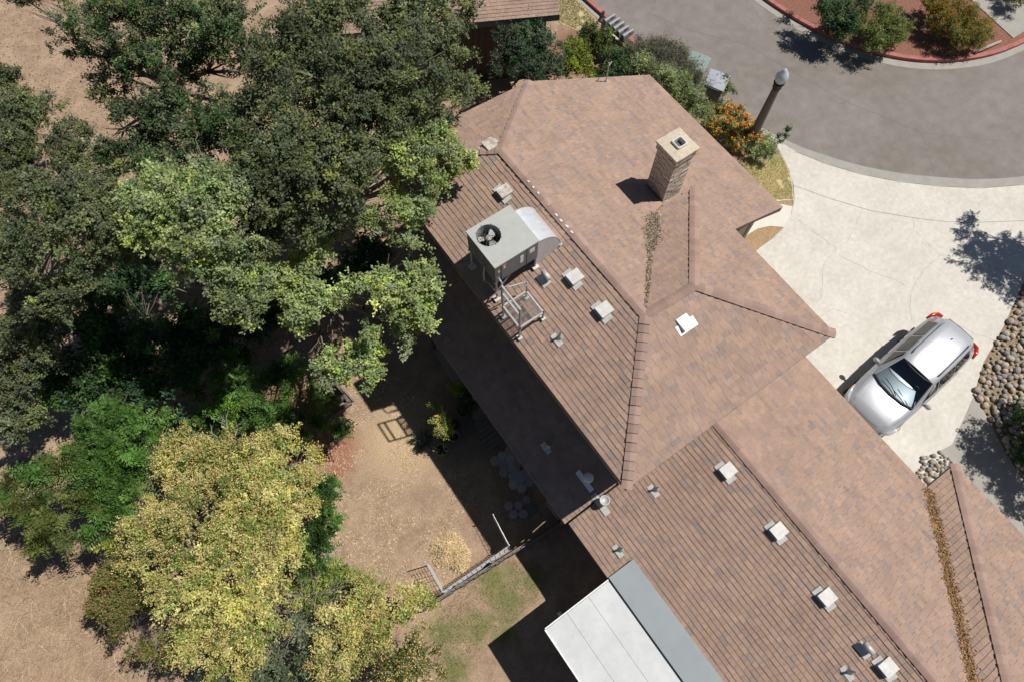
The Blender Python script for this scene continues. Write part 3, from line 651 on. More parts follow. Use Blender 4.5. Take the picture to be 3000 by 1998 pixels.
# ---------------------------------------------------------------- air conditioner on the main roof
AX0, AX1, AY0, AY1, AZ0, AZ1 = 3.79, 4.95, 6.01, 7.11, 6.27, 7.0
ac = root('air_conditioner', 'grey rooftop air conditioner with round fan opening', 'air conditioner', ((AX0 + AX1) / 2, (AY0 + AY1) / 2, 5.75))
ac_l = ac.location.copy()
class LB(MB):                                          # local builder: subtracts the thing's origin
    def __init__(s, o): super().__init__(); s.o = Vector(o)
    def add(s, vs, fs, col=None): return super().add([Vector(v) - s.o for v in vs], fs, col)
fcx, fcy, fr = 4.13, 6.75, .28
mb = LB(ac_l); n = 32; zt = AZ1
ringo = []
for k in range(n):
    a = 2 * math.pi * k / n; ringo.append((fcx + fr * math.cos(a), fcy + fr * math.sin(a), zt))
sq = []
for k in range(n):
    a = 2 * math.pi * k / n; dx, dy = math.cos(a), math.sin(a); ts = []
    if dx > 1e-6: ts.append((AX1 - fcx) / dx)
    if dx < -1e-6: ts.append((AX0 - fcx) / dx)
    if dy > 1e-6: ts.append((AY1 - fcy) / dy)
    if dy < -1e-6: ts.append((AY0 - fcy) / dy)
    t = min(ts); sq.append((fcx + dx * t, fcy + dy * t, zt))
corn = [(AX1, AY1, zt), (AX0, AY1, zt), (AX0, AY0, zt), (AX1, AY0, zt)]
vs = ringo + sq + corn; fs = []
ang = lambda p: math.atan2(p[1] - fcy, p[0] - fcx) % (2 * math.pi)
for k in range(n):
    k2 = (k + 1) % n; a0 = ang(sq[k]); a1 = ang(sq[k2]); a1 += 2 * math.pi if a1 < a0 else 0
    mid = [2 * n + i for i, c_ in enumerate(corn) if a0 + 1e-4 < ang(c_) < a1 - 1e-4]
    fs.append(tuple([k, n + k] + mid + [n + k2, k2]))
mb.add(vs, fs)
lip = [(fcx + fr * math.cos(2 * math.pi * k / n), fcy + fr * math.sin(2 * math.pi * k / n), zt - .3) for k in range(n)]
mb.add(ringo + lip, [(k, (k + 1) % n, n + (k + 1) % n, n + k) for k in range(n)])
e = .018
for a, b in (((AX0 - e, AY0 - e), (AX1 + e, AY0)), ((AX0 - e, AY1), (AX1 + e, AY1 + e)), ((AX0 - e, AY0), (AX0, AY1)), ((AX1, AY0), (AX1 + e, AY1))):
    mb.prism([a, (b[0], a[1]), b, (a[0], b[1])], zt - .05, zt)
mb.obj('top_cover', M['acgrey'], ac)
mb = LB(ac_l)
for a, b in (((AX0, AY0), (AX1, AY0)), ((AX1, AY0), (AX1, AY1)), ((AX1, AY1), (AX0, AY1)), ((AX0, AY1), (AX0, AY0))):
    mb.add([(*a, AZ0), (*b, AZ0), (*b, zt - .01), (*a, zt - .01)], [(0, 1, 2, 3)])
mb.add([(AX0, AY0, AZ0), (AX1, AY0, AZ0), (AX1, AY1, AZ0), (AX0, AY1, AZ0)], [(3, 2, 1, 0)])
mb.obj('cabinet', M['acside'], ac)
mb = LB(ac_l); mb.lathe([(fr - .003, -.28), (.001, -.279)], (fcx, fcy, zt), 24); mb.obj('fan_well', M['black'], ac)
mb = LB(ac_l); mb.lathe([(.065, -.18), (.075, -.09), (.06, -.08), (.001, -.078)], (fcx, fcy, zt), 18); fan = mb.obj('fan_hub', M['steel'], ac, True)
for k in range(3):
    a = .5 + 2.094 * k; mb = LB(ac_l); vs = []
    for r, w0 in ((.06, .05), (.14, .11), (.22, .14), (.255, .10)):
        for sgn in (-1, 1):
            q_ = a + sgn * w0 / r / 1.6; vs.append((fcx + r * math.cos(q_), fcy + r * math.sin(q_), zt - .15 + sgn * .03))
    mb.add(vs, [(0, 1, 3, 2), (2, 3, 5, 4), (4, 5, 7, 6)]); mb.obj('fan_blade', M['acgrey'], fan)
for k in range(8):
    a = k * math.pi / 4; mb = LB(ac_l); mb.tube([(fcx + .05 * math.cos(a), fcy + .05 * math.sin(a), zt + .012), (fcx + (fr + .02) * math.cos(a), fcy + (fr + .02) * math.sin(a), zt + .012)], .0045, 5); mb.obj('guard_spoke', M['black'], ac)
for r in (.09, .15, .21, .265): mb = LB(ac_l); mb.tube([(fcx + r * math.cos(2 * math.pi * k / 28), fcy + r * math.sin(2 * math.pi * k / 28), zt + .012) for k in range(29)], .0028, 4); mb.obj('guard_ring', M['black'], ac)
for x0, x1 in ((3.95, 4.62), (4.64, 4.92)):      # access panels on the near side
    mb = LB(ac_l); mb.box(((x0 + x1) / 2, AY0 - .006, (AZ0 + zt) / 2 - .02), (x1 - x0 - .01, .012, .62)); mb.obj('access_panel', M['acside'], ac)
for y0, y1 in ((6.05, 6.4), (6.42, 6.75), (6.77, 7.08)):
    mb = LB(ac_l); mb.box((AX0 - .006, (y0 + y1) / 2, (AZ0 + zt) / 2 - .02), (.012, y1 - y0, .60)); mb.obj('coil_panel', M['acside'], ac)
for (x, z, w_, h_, m_) in ((4.50, 6.66, .085, .30, 'label'), (4.78, 6.76, .14, .16, 'label'), (4.03, 6.86, .11, .05, 'orange'), (4.03, 6.78, .05, .10, 'label'), (3.88, 6.72, .05, .09, 'yellow')):
    mb = LB(ac_l); mb.box((x, AY0 - .014, z), (w_, .004, h_)); mb.obj('sticker', M[m_], ac)
mb = LB(ac_l)
for a, b in (((AX0 - .03, AY0 + .03), (AX1 + .03, AY0 + .03)), ((AX0 - .03, AY1 - .03), (AX1 + .03, AY1 - .03)), ((AX0 + .02, AY0), (AX0 + .02, AY1)), ((AX1 - .02, AY0), (AX1 - .02, AY1))): mb.tube([(*a, AZ0 - .03), (*b, AZ0 - .03)], .026, 6)
mb.obj('base_frame', M['steel'], ac)
for x, y in ((AX0 + .03, AY0 + .03), (AX0 + .03, AY1 - .03), (AX1 - .03, AY0 + .03), (AX1 - .03, AY1 - .03)):
    zr = plane_z(nR, RT, x, y); mb = LB(ac_l); mb.tube([(x, y, AZ0 - .02), (x, y, zr)], .024, 8); lg = mb.obj('leg', M['steel'], ac)
    mb = LB(ac_l); mb.box((x, y, zr + .035), (.16, .16, .03)); mb.obj('foot_plate', M['vent'], lg)
mb = LB(ac_l); mb.tube([(AX0 + .03, AY0 + .03, 5.75), (AX0 + .45, AY0 + .03, AZ0 - .03)], .018, 6); mb.obj('brace', M['steel'], ac)
mb = LB(ac_l); n = 12; vs = []; yA, yB_ = AY0 + .03, AY1 - .12   # curved sheet-metal duct elbow
for k in range(n + 1):
    a = math.pi / 2 * k / n; x = AX1 + .70 * math.sin(a); z = 6.08 + .80 * math.cos(a); zz = max(z, plane_z(nR, RT, x, 6.5) + .01); vs += [(x, yA, zz), (x, yB_, zz)]
mb.add(vs, [(2 * k, 2 * k + 2, 2 * k + 3, 2 * k + 1) for k in range(n)]); duct = mb.obj('duct', M['galv'], ac, True)
for y in (yA, yB_):
    mb = LB(ac_l); pv = [(AX1, y, 5.8)] + [v for v in vs if abs(v[1] - y) < 1e-6]; mb.add(pv + [(p[0], y + (.004 if y == yB_ else -.004), p[2]) for p in pv], [tuple(range(len(pv))), tuple(range(2 * len(pv) - 1, len(pv) - 1, -1))]); mb.obj('duct_side', M['galv'], duct)
    mb = LB(ac_l); mb.tube([(v[0], y, v[2] + .004) for v in vs if abs(v[1] - y) < 1e-6], .010, 5); mb.obj('duct_seam', M['vent'], duct)
mb = LB(ac_l); mb.prism([(AX1 + .66, yA - .03), (AX1 + .74, yA - .03), (AX1 + .74, yB_ + .03), (AX1 + .66, yB_ + .03)], 5.9, 6.12); mb.obj('duct_curb', M['galvdull'], duct)
mb = LB(ac_l); mb.tube([(AX0 + .06, AY0 - .02, 6.5), (AX0 + .06, AY0 - .16, 6.46), (AX0 + .02, AY0 - .2, 6.3), (AX0 + .02, AY0 - .2, 5.55)], .02, 8); mb.obj('conduit', M['steel'], ac, True)
mb = LB(ac_l); mb.tube([(AX0 - .05, AY0 + .35, 6.6), (AX0 - .09, AY0 + .35, 6.3), (AX0 - .09, AY0 + .35, 5.95)], .02, 8).tube([(AX0 - .09, AY0 + .35, 5.97), (AX0 - .02, AY0 + .2, 5.9), (AX0 + .02, AY0 - .1, 5.7)], .018, 6); mb.obj('drain_pipe', M['steel'], ac, True)
gp = root('gas_pipe', 'bent steel gas pipe with valve running to the air conditioner', 'pipe', (4.25, 5.75, 5.6)); o_ = gp.location.copy()
mb = LB(o_); mb.tube([(3.86, 5.85, 6.25), (4.0, 5.78, 6.22), (4.30, 5.72, 6.15), (4.42, 5.68, 6.12)], .014, 8); mb.tube([(4.42, 5.68, 6.15), (4.42, 5.68, 5.55)], .016, 8); mb.obj('pipe', M['steel'], gp, True)
mb = LB(o_); mb.box((4.40, 5.69, 6.0), (.06, .06, .07)); mb.box((4.37, 5.69, 6.06), (.1, .02, .015)); mb.obj('valve', M['galvdull'], gp)
# ---------------------------------------------------------------- steel service platform with railing
pf = root('service_platform', 'small steel mesh platform with a two-bar railing on the roof', 'platform', (4.02, 5.26, 5.6)); o_ = pf.location.copy()
X0, X1, Y0, Y1, ZP = 3.69, 4.35, 4.93, 5.585, 5.90
for a, b in (((X0, Y0), (X1, Y0)), ((X1, Y0), (X1, Y1)), ((X1, Y1), (X0, Y1)), ((X0, Y1), (X0, Y0))): mb = LB(o_); c = ((a[0] + b[0]) / 2, (a[1] + b[1]) / 2, ZP); mb.box(c, (abs(a[0] - b[0]) + .04, abs(a[1] - b[1]) + .04, .05)); mb.obj('frame_bar', M['steel'], pf)
for y in (Y0 + .22, Y0 + .44): mb = LB(o_); mb.box(((X0 + X1) / 2, y, ZP - .004), (X1 - X0 - .04, .03, .03)); mb.obj('cross_bar', M['steel'], pf)
mb = LB(o_); st = .036
def clipseg(p, d, x0, x1, y0, y1):
    t0, t1 = -9, 9
    for k, (lo, hi) in enumerate(((x0, x1), (y0, y1))):
        a, b = (lo - p[k]) / d[k], (hi - p[k]) / d[k]; t0 = max(t0, min(a, b)); t1 = min(t1, max(a, b))
    return (t0, t1) if t1 > t0 else None
for sgn in (-1, 1):
    for i in range(-40, 41):
        r = clipseg((X0 + .33 + i * st, Y0 + .33), (.6, sgn * .8), X0 + .02, X1 - .02, Y0 + .02, Y1 - .02)
        if r: mb.tube([(X0 + .33 + i * st + .6 * t, Y0 + .33 + sgn * .8 * t, ZP + .022) for t in r], .0042, 4, cap=False)
mb.obj('mesh_deck', M['meshm'], pf)
for x, y, z0, z1 in ((X0, Y0, None, 6.9), (X0, Y1, None, 6.9), (X1, Y0, None, ZP), (X1, Y1, None, ZP)):
    zr = plane_z(nR, RT, x, y); mb = LB(o_); mb.box((x, y, (zr + z1) / 2), (.04, .04, z1 - zr)); lg = mb.obj('post', M['steel'], pf); mb = LB(o_); mb.box((x, y, zr + .04), (.11, .13, .025)); mb.obj('foot_plate', M['vent'], lg)
for z in (6.88, 6.55): mb = LB(o_); mb.box((X0, (Y0 + Y1) / 2, z), (.042, Y1 - Y0 + .04, .042)); mb.obj('rail', M['steel'], pf)
# ---------------------------------------------------------------- house across the side yard (top)
A, B = G(1270, 78, 3.0), G(1640, 45, 3.0); d = (B - A).normalized(); nrm_ = Vector((-d.y, d.x, 0)); up = Vector((0, 0, 1))
nh = root('house', 'neighbouring house with brown roof and dark board wall beyond the oaks', 'house', (0, 0, 0))
R1, R2, R3, R4 = A - d * 3, B, B + nrm_ * 4.5 + up * 1.4, A - d * 3 + nrm_ * 4.5 + up * 1.4
rf = deck([[R1, R2, R3, R4]], 'roof', nh); shingle_parts(roof_plane([R1, R2, R3, R4], R1, R2, 31), rf, 150)
fascia(nh, R1, R2, h=.2, m='utild'); fascia(nh, R2, R3, h=.18)
wa = R1 + nrm_ * .35; wb = R2 + nrm_ * .35 - d * .4; L = (wb - wa).length; wl = MB(); ang_ = math.atan2(d.y, d.x)
wl.box((*(((wa + wb) / 2 + nrm_ * .12).xy), 1.4), (L, .2, 2.8), rz=ang_); wo = wl.obj('wall', M['trim'], nh)
k = 0; s = .1
while s < L - .05:
    p = wa + d * s; mb = MB(); mb.box((p.x, p.y, 1.4), (.20, .04, 2.8), rz=ang_); mb.obj('board', M['darkwood'], wo); s += .215
# ---------------------------------------------------------------- foliage
def vnoise(P, f, seed):
    r = np.random.default_rng(seed); o = np.zeros(len(P))
    for k in range(6):
        d = r.normal(size=3); d *= f * (1 + .6 * k) / np.linalg.norm(d); o += np.sin(P @ d + r.uniform(0, 6.28)) / (1 + .4 * k)
    return o / 2.2
def unit(a): return a / (np.linalg.norm(a, axis=-1, keepdims=True) + 1e-9)
def crown(lobes, n, per, L, W, tw, pal, seed, gap=-.35, gf=2.6, shell=.28, up=.35, jit=.5, pinnate=False, tip=None, tipn=.0, low=-.35, curl=.18, cl=14, spray=.42, spread=.085, young=.12, face=.55, tipL=.75, tipW=.36, tipup=0.):
    """leaves on twigs spread through the lobes [(x, y, z, r, rz)]; returns quads and colours"""
    rg = np.random.default_rng(seed); lb = np.array(lobes, float); wgt = lb[:, 3] ** 2
    nb = max(6, n // cl); ix = rg.choice(len(lb), nb, p=wgt / wgt.sum())
    d = unit(rg.normal(size=(nb, 3))); d[:, 2] = np.where(d[:, 2] < low, -d[:, 2], d[:, 2])
    rad = np.clip(1 - np.abs(rg.normal(0, shell, nb)), .1, 1.08)
    wob = 1 + .34 * vnoise(d * 1.0 + ix[:, None] * 3.1, 3.2, seed + 1)
    c = lb[ix, :3] + d * (rad * wob)[:, None] * np.stack([lb[ix, 3], lb[ix, 3], lb[ix, 4]], 1)
    keep = (vnoise(c, gf, seed + 2) > gap) & (c[:, 2] > .05); c, d, ix = c[keep], d[keep], ix[keep]; nb = len(c)
    rr = np.sqrt(lb[ix, 3]); sd = unit(d + rg.normal(0, .55, (nb, 3)) + np.array([0, 0, .1])); sl = rr * spray * rg.uniform(.5, 1.5, nb)
    bc = (np.exp(rg.normal(0, .20, nb)) * (1 + .22 * vnoise(c, 1.6, seed + 5)))[:, None] * np.ones((nb, 3)); yg = rg.uniform(size=nb) < young; bc[yg] *= [1.55, 1.5, 1.05]
    pal = np.array(pal); bb = pal[rg.integers(0, len(pal), nb)]
    u_ = rg.uniform(0, 1, (nb, cl)); p = (c[:, None] + sd[:, None] * (sl[:, None] * (u_ - .35))[..., None] + rg.normal(0, 1, (nb, cl, 3)) * (spread * rr[:, None] * (1.15 - .75 * u_))[..., None]).reshape(-1, 3)
    n = len(p); rep = lambda a: np.repeat(a, cl, axis=0); dd = rep(d); t = unit(rep(sd) * .8 + np.array([0, 0, up]) + rg.normal(0, .6, (n, 3))); tl = tw * rg.uniform(.6, 1.35, n)
    d = dd; tc = rep(bc) * rg.uniform(.85, 1.15, (n, 1)); base = rep(bb); ok = p[:, 2] > .04; p, d, t, tl, tc, base = p[ok], d[ok], t[ok], tl[ok], tc[ok], base[ok]; n = len(p)
    V, C = [], []
    sideT = unit(np.cross(t, unit(np.array([0, 0, 1.]) + rg.normal(0, .4, (n, 3)))))
    for k in range(per):
        f = (k + .5) / per
        if pinnate:
            sg = 1 if k % 2 else -1; ax = unit(sideT * sg + t * .35 + rg.normal(0, .12, (n, 3))); nn = unit(np.cross(sideT, t) + rg.normal(0, .2, (n, 3))); nn = np.where(nn[:, 2:] < 0, -nn, nn)
            b = p + t * (tl * f)[:, None] - np.array([0, 0, 1.]) * (tl * f * f * .35)[:, None]
        else:
            ax = unit(t * .5 + rg.normal(0, jit + .25, (n, 3)) * [1, 1, .55]); nn = unit(np.array([0, 0, .9]) + d * .4 + rg.normal(0, face, (n, 3)))
            b = p + t * (tl * f)[:, None] + rg.normal(0, tw * .12, (n, 3))
        s = unit(np.cross(ax, nn)); nn = np.cross(s, ax); sc = rg.uniform(.7, 1.25, (n, 1))
        l, w_ = L * sc, W * sc * .5
        V.append(np.stack([b, b + ax * l * .45 + s * w_ + nn * w_ * curl, b + ax * l, b + ax * l * .45 - s * w_ + nn * w_ * curl], 1))
        C.append(np.clip(base * tc * rg.uniform(.8, 1.2, (n, 1)), 0, .9))
    if tip is not None:
        tip = np.array(tip); sel = rg.uniform(size=n) < tipn; q = p[sel] + t[sel] * tl[sel][:, None] * .95; m = len(q)
        for k in range(7):
            b = q + rg.normal(0, tw * .28, (m, 3)) + np.array([0, 0, tw * .22]); ax = unit(t[sel] * .5 + rg.normal(0, .6, (m, 3)) + [0, 0, .3]); ax = unit(ax * [1, 1, 1 - tipup * .8]); s = unit(np.cross(ax, rg.normal(size=(m, 3)) * (1 - tipup) + [0, 0, tipup * 2])); l = L * tipL * rg.uniform(.6, 1.2, (m, 1)); w_ = W * tipW
            V.append(np.stack([b, b + ax * l * .5 + s * w_, b + ax * l, b + ax * l * .5 - s * w_], 1)); C.append(tip[rg.integers(0, len(tip), m)] * rg.uniform(.75, 1.2, (m, 1)))
    return np.concatenate(V), np.concatenate(C)
def lob(*pts): return [(*G(u, v, z), r, r * (.8 if len(x) == 0 else x[0])) for u, v, z, r, *x in pts]
def limbs(mb, base, lobes, r0, rng, fork=.45):
    c = Vector(np.array([l[:3] for l in lobes]).mean(0)); top = Vector(base).lerp(c, fork); top.z = max(.3, c.z * fork)
    j = lambda s: Vector((rng.uniform(-s, s), rng.uniform(-s, s), rng.uniform(-s, s) * .4))
    mb.tube([Vector(base) - Vector((0, 0, .1)), Vector(base).lerp(top, .5) + j(.12), top], [r0 * 1.25, r0, r0 * .8], 9)
    for l in lobes:
        e = Vector(l[:3]) + Vector((0, 0, l[4] * .35)); m1 = top.lerp(e, .35) + j(.18); m2 = top.lerp(e, .7) + j(.18) + Vector((0, 0, .12)); k = r0 * .42 * min(1, l[3] + .2)
        mb.tube([top, m1, m2, e], [k, k * .75, k * .5, k * .18], 6)
        for _ in range(9):
            e2 = m2.lerp(e, rng.random()) + Vector((rng.uniform(-1, 1), rng.uniform(-1, 1), rng.uniform(-.1, .9))) * l[3] * .95; mb.tube([m2, m2.lerp(e2, .5) + j(.06), e2], [k * .32, k * .2, k * .06], 5)
OAK = [(.105, .135, .060), (.13, .155, .075), (.095, .125, .068), (.15, .17, .07), (.125, .145, .09)]
OAKL = [(.19, .25, .10), (.23, .285, .12), (.16, .215, .10), (.26, .30, .135), (.21, .245, .15)]
OAKB = [(.25, .32, .13), (.30, .36, .155), (.21, .275, .12), (.33, .375, .17), (.27, .31, .185)]
PRIV = [(.43, .43, .135), (.51, .485, .19), (.24, .32, .08), (.57, .535, .25), (.17, .25, .06), (.47, .455, .175)]
PTIP = [(.76, .55, .24), (.80, .62, .30), (.76, .48, .18), (.82, .70, .40)]
HEAV = [(.08, .165, .036), (.10, .20, .045), (.065, .135, .032), (.13, .23, .055)]
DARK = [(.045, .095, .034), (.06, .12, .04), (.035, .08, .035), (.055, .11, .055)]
OLIVE = [(.13, .16, .04), (.16, .185, .055), (.10, .13, .035)]
GREY = [(.075, .10, .062), (.10, .125, .08), (.06, .085, .055), (.12, .14, .09)]
SAGE = [(.22, .28, .12), (.28, .33, .16), (.33, .37, .21), (.17, .23, .08)]
def tree(name, label, cat, lobes, base, r0, seed, group=None, stem='trunk', **kw):
    b = G(*base, 0) if len(base) == 2 else Vector(base)
    o = root(name, label, cat, b, group=group); rng = random.Random(seed)
    mb = LB(b); limbs(mb, b, lobes, r0, rng); mb.obj(stem, M['bark'], o, True)
    V, C = crown(lobes, seed=seed, **kw); V = V - np.array(b)[None, None, :]
    nmesh('crown', V, None, C, M['leaf'], o); return o
oak = dict(per=9, L=.066, W=.042, tw=.17, gap=-.26, gf=2.3, face=.42, spread=.10)
GO = 'oaks over the side boundary'
tree('oak_tree', 'largest oak, wide crown spreading at the top centre beside the neighbouring roof', 'oak', lob((1000, 120, 8, 1.15), (1150, 80, 8, 1.0), (1290, 50, 7.5, .85), (870, 200, 8, 1.1), (1030, 280, 8.3, 1.2), (1180, 250, 8, .95), (1290, 170, 7, .65), (1325, 280, 6.3, .42), (930, 380, 8, 1), (1100, 400, 7.5, .85), (1240, 350, 7, .45), (1385, 262, 5.6, .28)), (960, 380), .30, 101, GO, pal=OAK, n=17500, **oak)
tree('oak_tree', 'oak with branches reaching over the roof eave above the air conditioner', 'oak', lob((1180, 450, 7.3, .5), (1275, 430, 7.1, .42), (1335, 455, 6.8, .34), (1225, 520, 7.1, .48), (1180, 590, 6.9, .45), (1120, 620, 6.7, .4), (1365, 480, 6.5, .2), (1280, 385, 7.0, .32), (1065, 655, 6.4, .4), (1215, 610, 6.6, .4), (1310, 530, 6.4, .24), (960, 690, 6.0, .38)), (900, 640), .20, 102, GO, pal=OAKB, n=5600, **{**oak, 'gap': -.12, 'young': .3})
tree('oak_tree', 'grey-green oak hanging over the yard, beside the shaded low roof', 'oak', lob((1195, 775, 6.3, .5), (1225, 850, 6.2, .48), (1140, 860, 6.3, .58), (1215, 940, 6, .42), (1100, 935, 6.1, .5), (1040, 880, 6.1, .42), (1200, 1000, 5.6, .22), (1010, 960, 5.7, .42), (950, 1015, 5.4, .38), (1050, 1050, 5.2, .42), (975, 1080, 5.1, .36), (1085, 1100, 5, .25), (880, 815, 6.2, .4), (900, 890, 6.1, .4), (925, 755, 6.2, .34), (870, 940, 5.7, .28)), (900, 830), .22, 103, GO, pal=OAKB, n=9000, **{**oak, 'gap': -.2, 'young': .2})
tree('oak_tree', 'oak with a round dark crown left of the yard and a bright drooping bough', 'oak', lob((700, 825, 7, .48), (655, 880, 6.8, .44), (720, 895, 6.8, .4), (635, 845, 6.8, .35), (745, 785, 6.8, .32), (790, 850, 5.4, .45), (500, 570, 8, .8), (600, 520, 8, .8), (560, 650, 8, .8), (660, 640, 8, .72), (470, 700, 7.8, .5), (600, 750, 7.5, .55)), (620, 700), .22, 104, GO, pal=OAKL + OAKB, n=9800, **oak)
tree('oak_tree', 'oak between the largest oak and the yard, low feathery crown', 'oak', lob((820, 440, 8, .9), (760, 540, 7.8, .7), (900, 520, 8, .8), (1000, 560, 7.6, .7), (850, 620, 7.5, .7), (960, 640, 7.2, .6), (780, 680, 7.0, .5), (1060, 520, 7.4, .5), (1010, 470, 8, .7)), (880, 560), .22, 105, GO, pal=OAK, n=8800, **oak)
tree('oak_tree', 'sparse oak at the left edge with pale twiggy crown', 'oak', lob((150, 560, 7, .7), (120, 680, 7, .65), (220, 640, 7, .6), (50, 790, 6.5, .42), (235, 745, 6.4, .4), (300, 830, 6, .5), (190, 880, 5.6, .5), (90, 900, 5.4, .5), (330, 760, 6.4, .55), (380, 700, 6.8, .5), (20, 680, 6.5, .5), (250, 560, 6.6, .5), (330, 620, 6.8, .55), (20, 980, 4.6, .55), (90, 1080, 3.6, .6), (20, 1150, 3.4, .6), (150, 980, 4.2, .5), (60, 1250, 3.0, .45)), (150, 660), .18, 106, GO, pal=OAK, n=11500, **oak)
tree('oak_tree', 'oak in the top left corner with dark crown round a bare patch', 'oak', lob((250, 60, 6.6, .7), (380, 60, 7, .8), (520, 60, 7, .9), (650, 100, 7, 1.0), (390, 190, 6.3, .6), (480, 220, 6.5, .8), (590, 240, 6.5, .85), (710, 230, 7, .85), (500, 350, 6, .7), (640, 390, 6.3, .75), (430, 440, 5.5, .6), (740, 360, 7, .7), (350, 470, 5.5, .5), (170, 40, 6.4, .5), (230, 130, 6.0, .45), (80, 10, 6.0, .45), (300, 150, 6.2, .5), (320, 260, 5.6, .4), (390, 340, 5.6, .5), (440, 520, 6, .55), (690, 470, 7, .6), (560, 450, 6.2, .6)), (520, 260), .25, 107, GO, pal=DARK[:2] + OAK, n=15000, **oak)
tree('oak_tree', 'small oak at the left edge below the bare patch', 'oak', lob((50, 330, 6, .55), (110, 410, 6, .6), (50, 470, 6, .6), (170, 470, 5.6, .5), (40, 560, 6, .45), (20, 240, 5.6, .4), (230, 400, 5.4, .4), (260, 480, 5.6, .45), (130, 330, 5.6, .35)), (80, 430), .16, 108, GO, pal=OAK, n=5200, **oak)
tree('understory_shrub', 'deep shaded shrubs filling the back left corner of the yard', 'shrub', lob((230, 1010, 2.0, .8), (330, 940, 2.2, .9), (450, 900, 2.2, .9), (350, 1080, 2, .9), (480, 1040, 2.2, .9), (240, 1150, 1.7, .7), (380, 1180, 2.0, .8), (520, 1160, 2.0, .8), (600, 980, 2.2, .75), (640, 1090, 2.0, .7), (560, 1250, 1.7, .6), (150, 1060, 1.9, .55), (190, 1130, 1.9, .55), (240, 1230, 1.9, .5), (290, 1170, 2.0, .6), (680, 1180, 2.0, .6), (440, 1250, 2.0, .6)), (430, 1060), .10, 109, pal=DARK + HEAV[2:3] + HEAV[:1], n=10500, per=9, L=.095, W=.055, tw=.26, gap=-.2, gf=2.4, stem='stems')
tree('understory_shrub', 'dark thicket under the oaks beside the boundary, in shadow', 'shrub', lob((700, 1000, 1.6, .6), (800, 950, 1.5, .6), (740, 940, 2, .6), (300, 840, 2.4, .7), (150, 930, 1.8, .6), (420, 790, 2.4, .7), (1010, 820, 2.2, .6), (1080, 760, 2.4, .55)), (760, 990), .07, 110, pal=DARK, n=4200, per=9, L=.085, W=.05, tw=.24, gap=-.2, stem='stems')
pin = dict(per=14, L=.105, W=.040, tw=.42, pinnate=True, gap=-.3, gf=2.8)
tree('tree_of_heaven', 'bright green tree with feather leaves on the back boundary', 'tree', lob((330, 1260, 3, .5), (300, 1340, 2.9, .5), (290, 1440, 2.5, .42), (420, 1290, 2.8, .5), (360, 1400, 2.5, .45), (330, 1500, 2.3, .4), (500, 1300, 2.4, .5)), (360, 1380), .06, 111, pal=HEAV, n=2100, **pin)
tree('tree_of_heaven', 'olive green feather-leaved tree leaning outside the back corner', 'tree', lob((180, 1400, 2.6, .55), (90, 1440, 2.4, .5), (260, 1480, 2.5, .55), (180, 1520, 2.3, .5), (300, 1580, 2.2, .45), (130, 1600, 2.0, .25), (330, 1650, 2.2, .4), (240, 1360, 2.6, .5)), (230, 1490), .06, 112, pal=HEAV[:1] + OLIVE, n=1700, **pin)
tree('tree_of_heaven', 'feather-leaved sapling with a long bough reaching into the yard', 'tree', lob((760, 1150, 2.6, .5), (820, 1100, 2.5, .4), (700, 1210, 2.5, .5), (790, 1235, 2.3, .4), (860, 1245, 2.1, .28), (930, 1262, 1.9, .2), (990, 1275, 1.8, .14), (690, 1110, 2.2, .45), (640, 1260, 2.0, .4)), (740, 1200), .06, 113, pal=HEAV, n=1500, **pin)
priv = dict(per=9, L=.078, W=.036, tw=.20, gap=-.30, gf=2.9, young=0., face=.42, tipL=.55, tipW=.34, tipup=.3, cl=12, spread=.11, spray=.5, pal=PRIV, tip=PTIP, tipn=.75, shell=.2, low=-.1)
tree('privet_tree', 'big yellow-topped flowering tree filling the lower left of the yard', 'tree', lob((560, 1350, 2.9, .6), (680, 1360, 3.1, .7), (830, 1350, 3.0, .65), (880, 1400, 2.7, .45), (500, 1430, 2.8, .65), (620, 1450, 3.3, .8), (770, 1450, 3.2, .8), (870, 1490, 2.7, .45), (480, 1560, 2.8, .7), (610, 1580, 3.4, .85), (750, 1580, 3.2, .8), (840, 1620, 2.7, .42), (540, 1680, 3, .75), (680, 1700, 3.2, .8), (790, 1710, 2.8, .5), (600, 1800, 2.7, .7), (705, 1810, 2.9, .6), (640, 1880, 2.4, .5), (730, 1880, 2.4, .36), (450, 1660, 2.5, .5), (540, 1310, 2.6, .3), (910, 1350, 2.4, .25), (420, 1480, 2.3, .3), (570, 1890, 2.2, .4), (680, 1930, 2.2, .4), (820, 1790, 2.3, .35)), (650, 1620), .14, 114, n=14200, **priv)
tree('privet_tree', 'tan-topped part-dead privet just outside the back fence line', 'tree', lob((400, 1710, 2.3, .42), (380, 1790, 2.1, .4), (440, 1850, 2.1, .42), (330, 1760, 1.8, .35), (480, 1900, 2.0, .35), (350, 1690, 2.2, .35)), (410, 1790), .06, 115, n=1900, **{**priv, 'pal': OLIVE, 'tip': [(.40, .26, .11), (.33, .21, .09)]})
tree('privet_tree', 'yellow flowering privet by the wire panel corner', 'tree', lob((1090, 1770, 2.2, .5), (1180, 1775, 2.0, .38), (1010, 1850, 2.3, .45), (990, 1935, 2.3, .45), (1235, 1765, 1.6, .22), (1080, 1850, 2.2, .45)), (1070, 1850), .07, 116, n=2300, **priv)
tree('privet_tree', 'privet in the lower middle, over the boundary, orange-topped', 'tree', lob((1180, 1870, 2.2, .5), (1110, 1950, 2.3, .6), (1220, 1960, 2.1, .45), (1020, 2010, 2.3, .5), (1150, 2040, 2.2, .6)), (1140, 1960), .07, 117, n=2100, **{**priv, 'pal': OLIVE + PRIV[:1]})
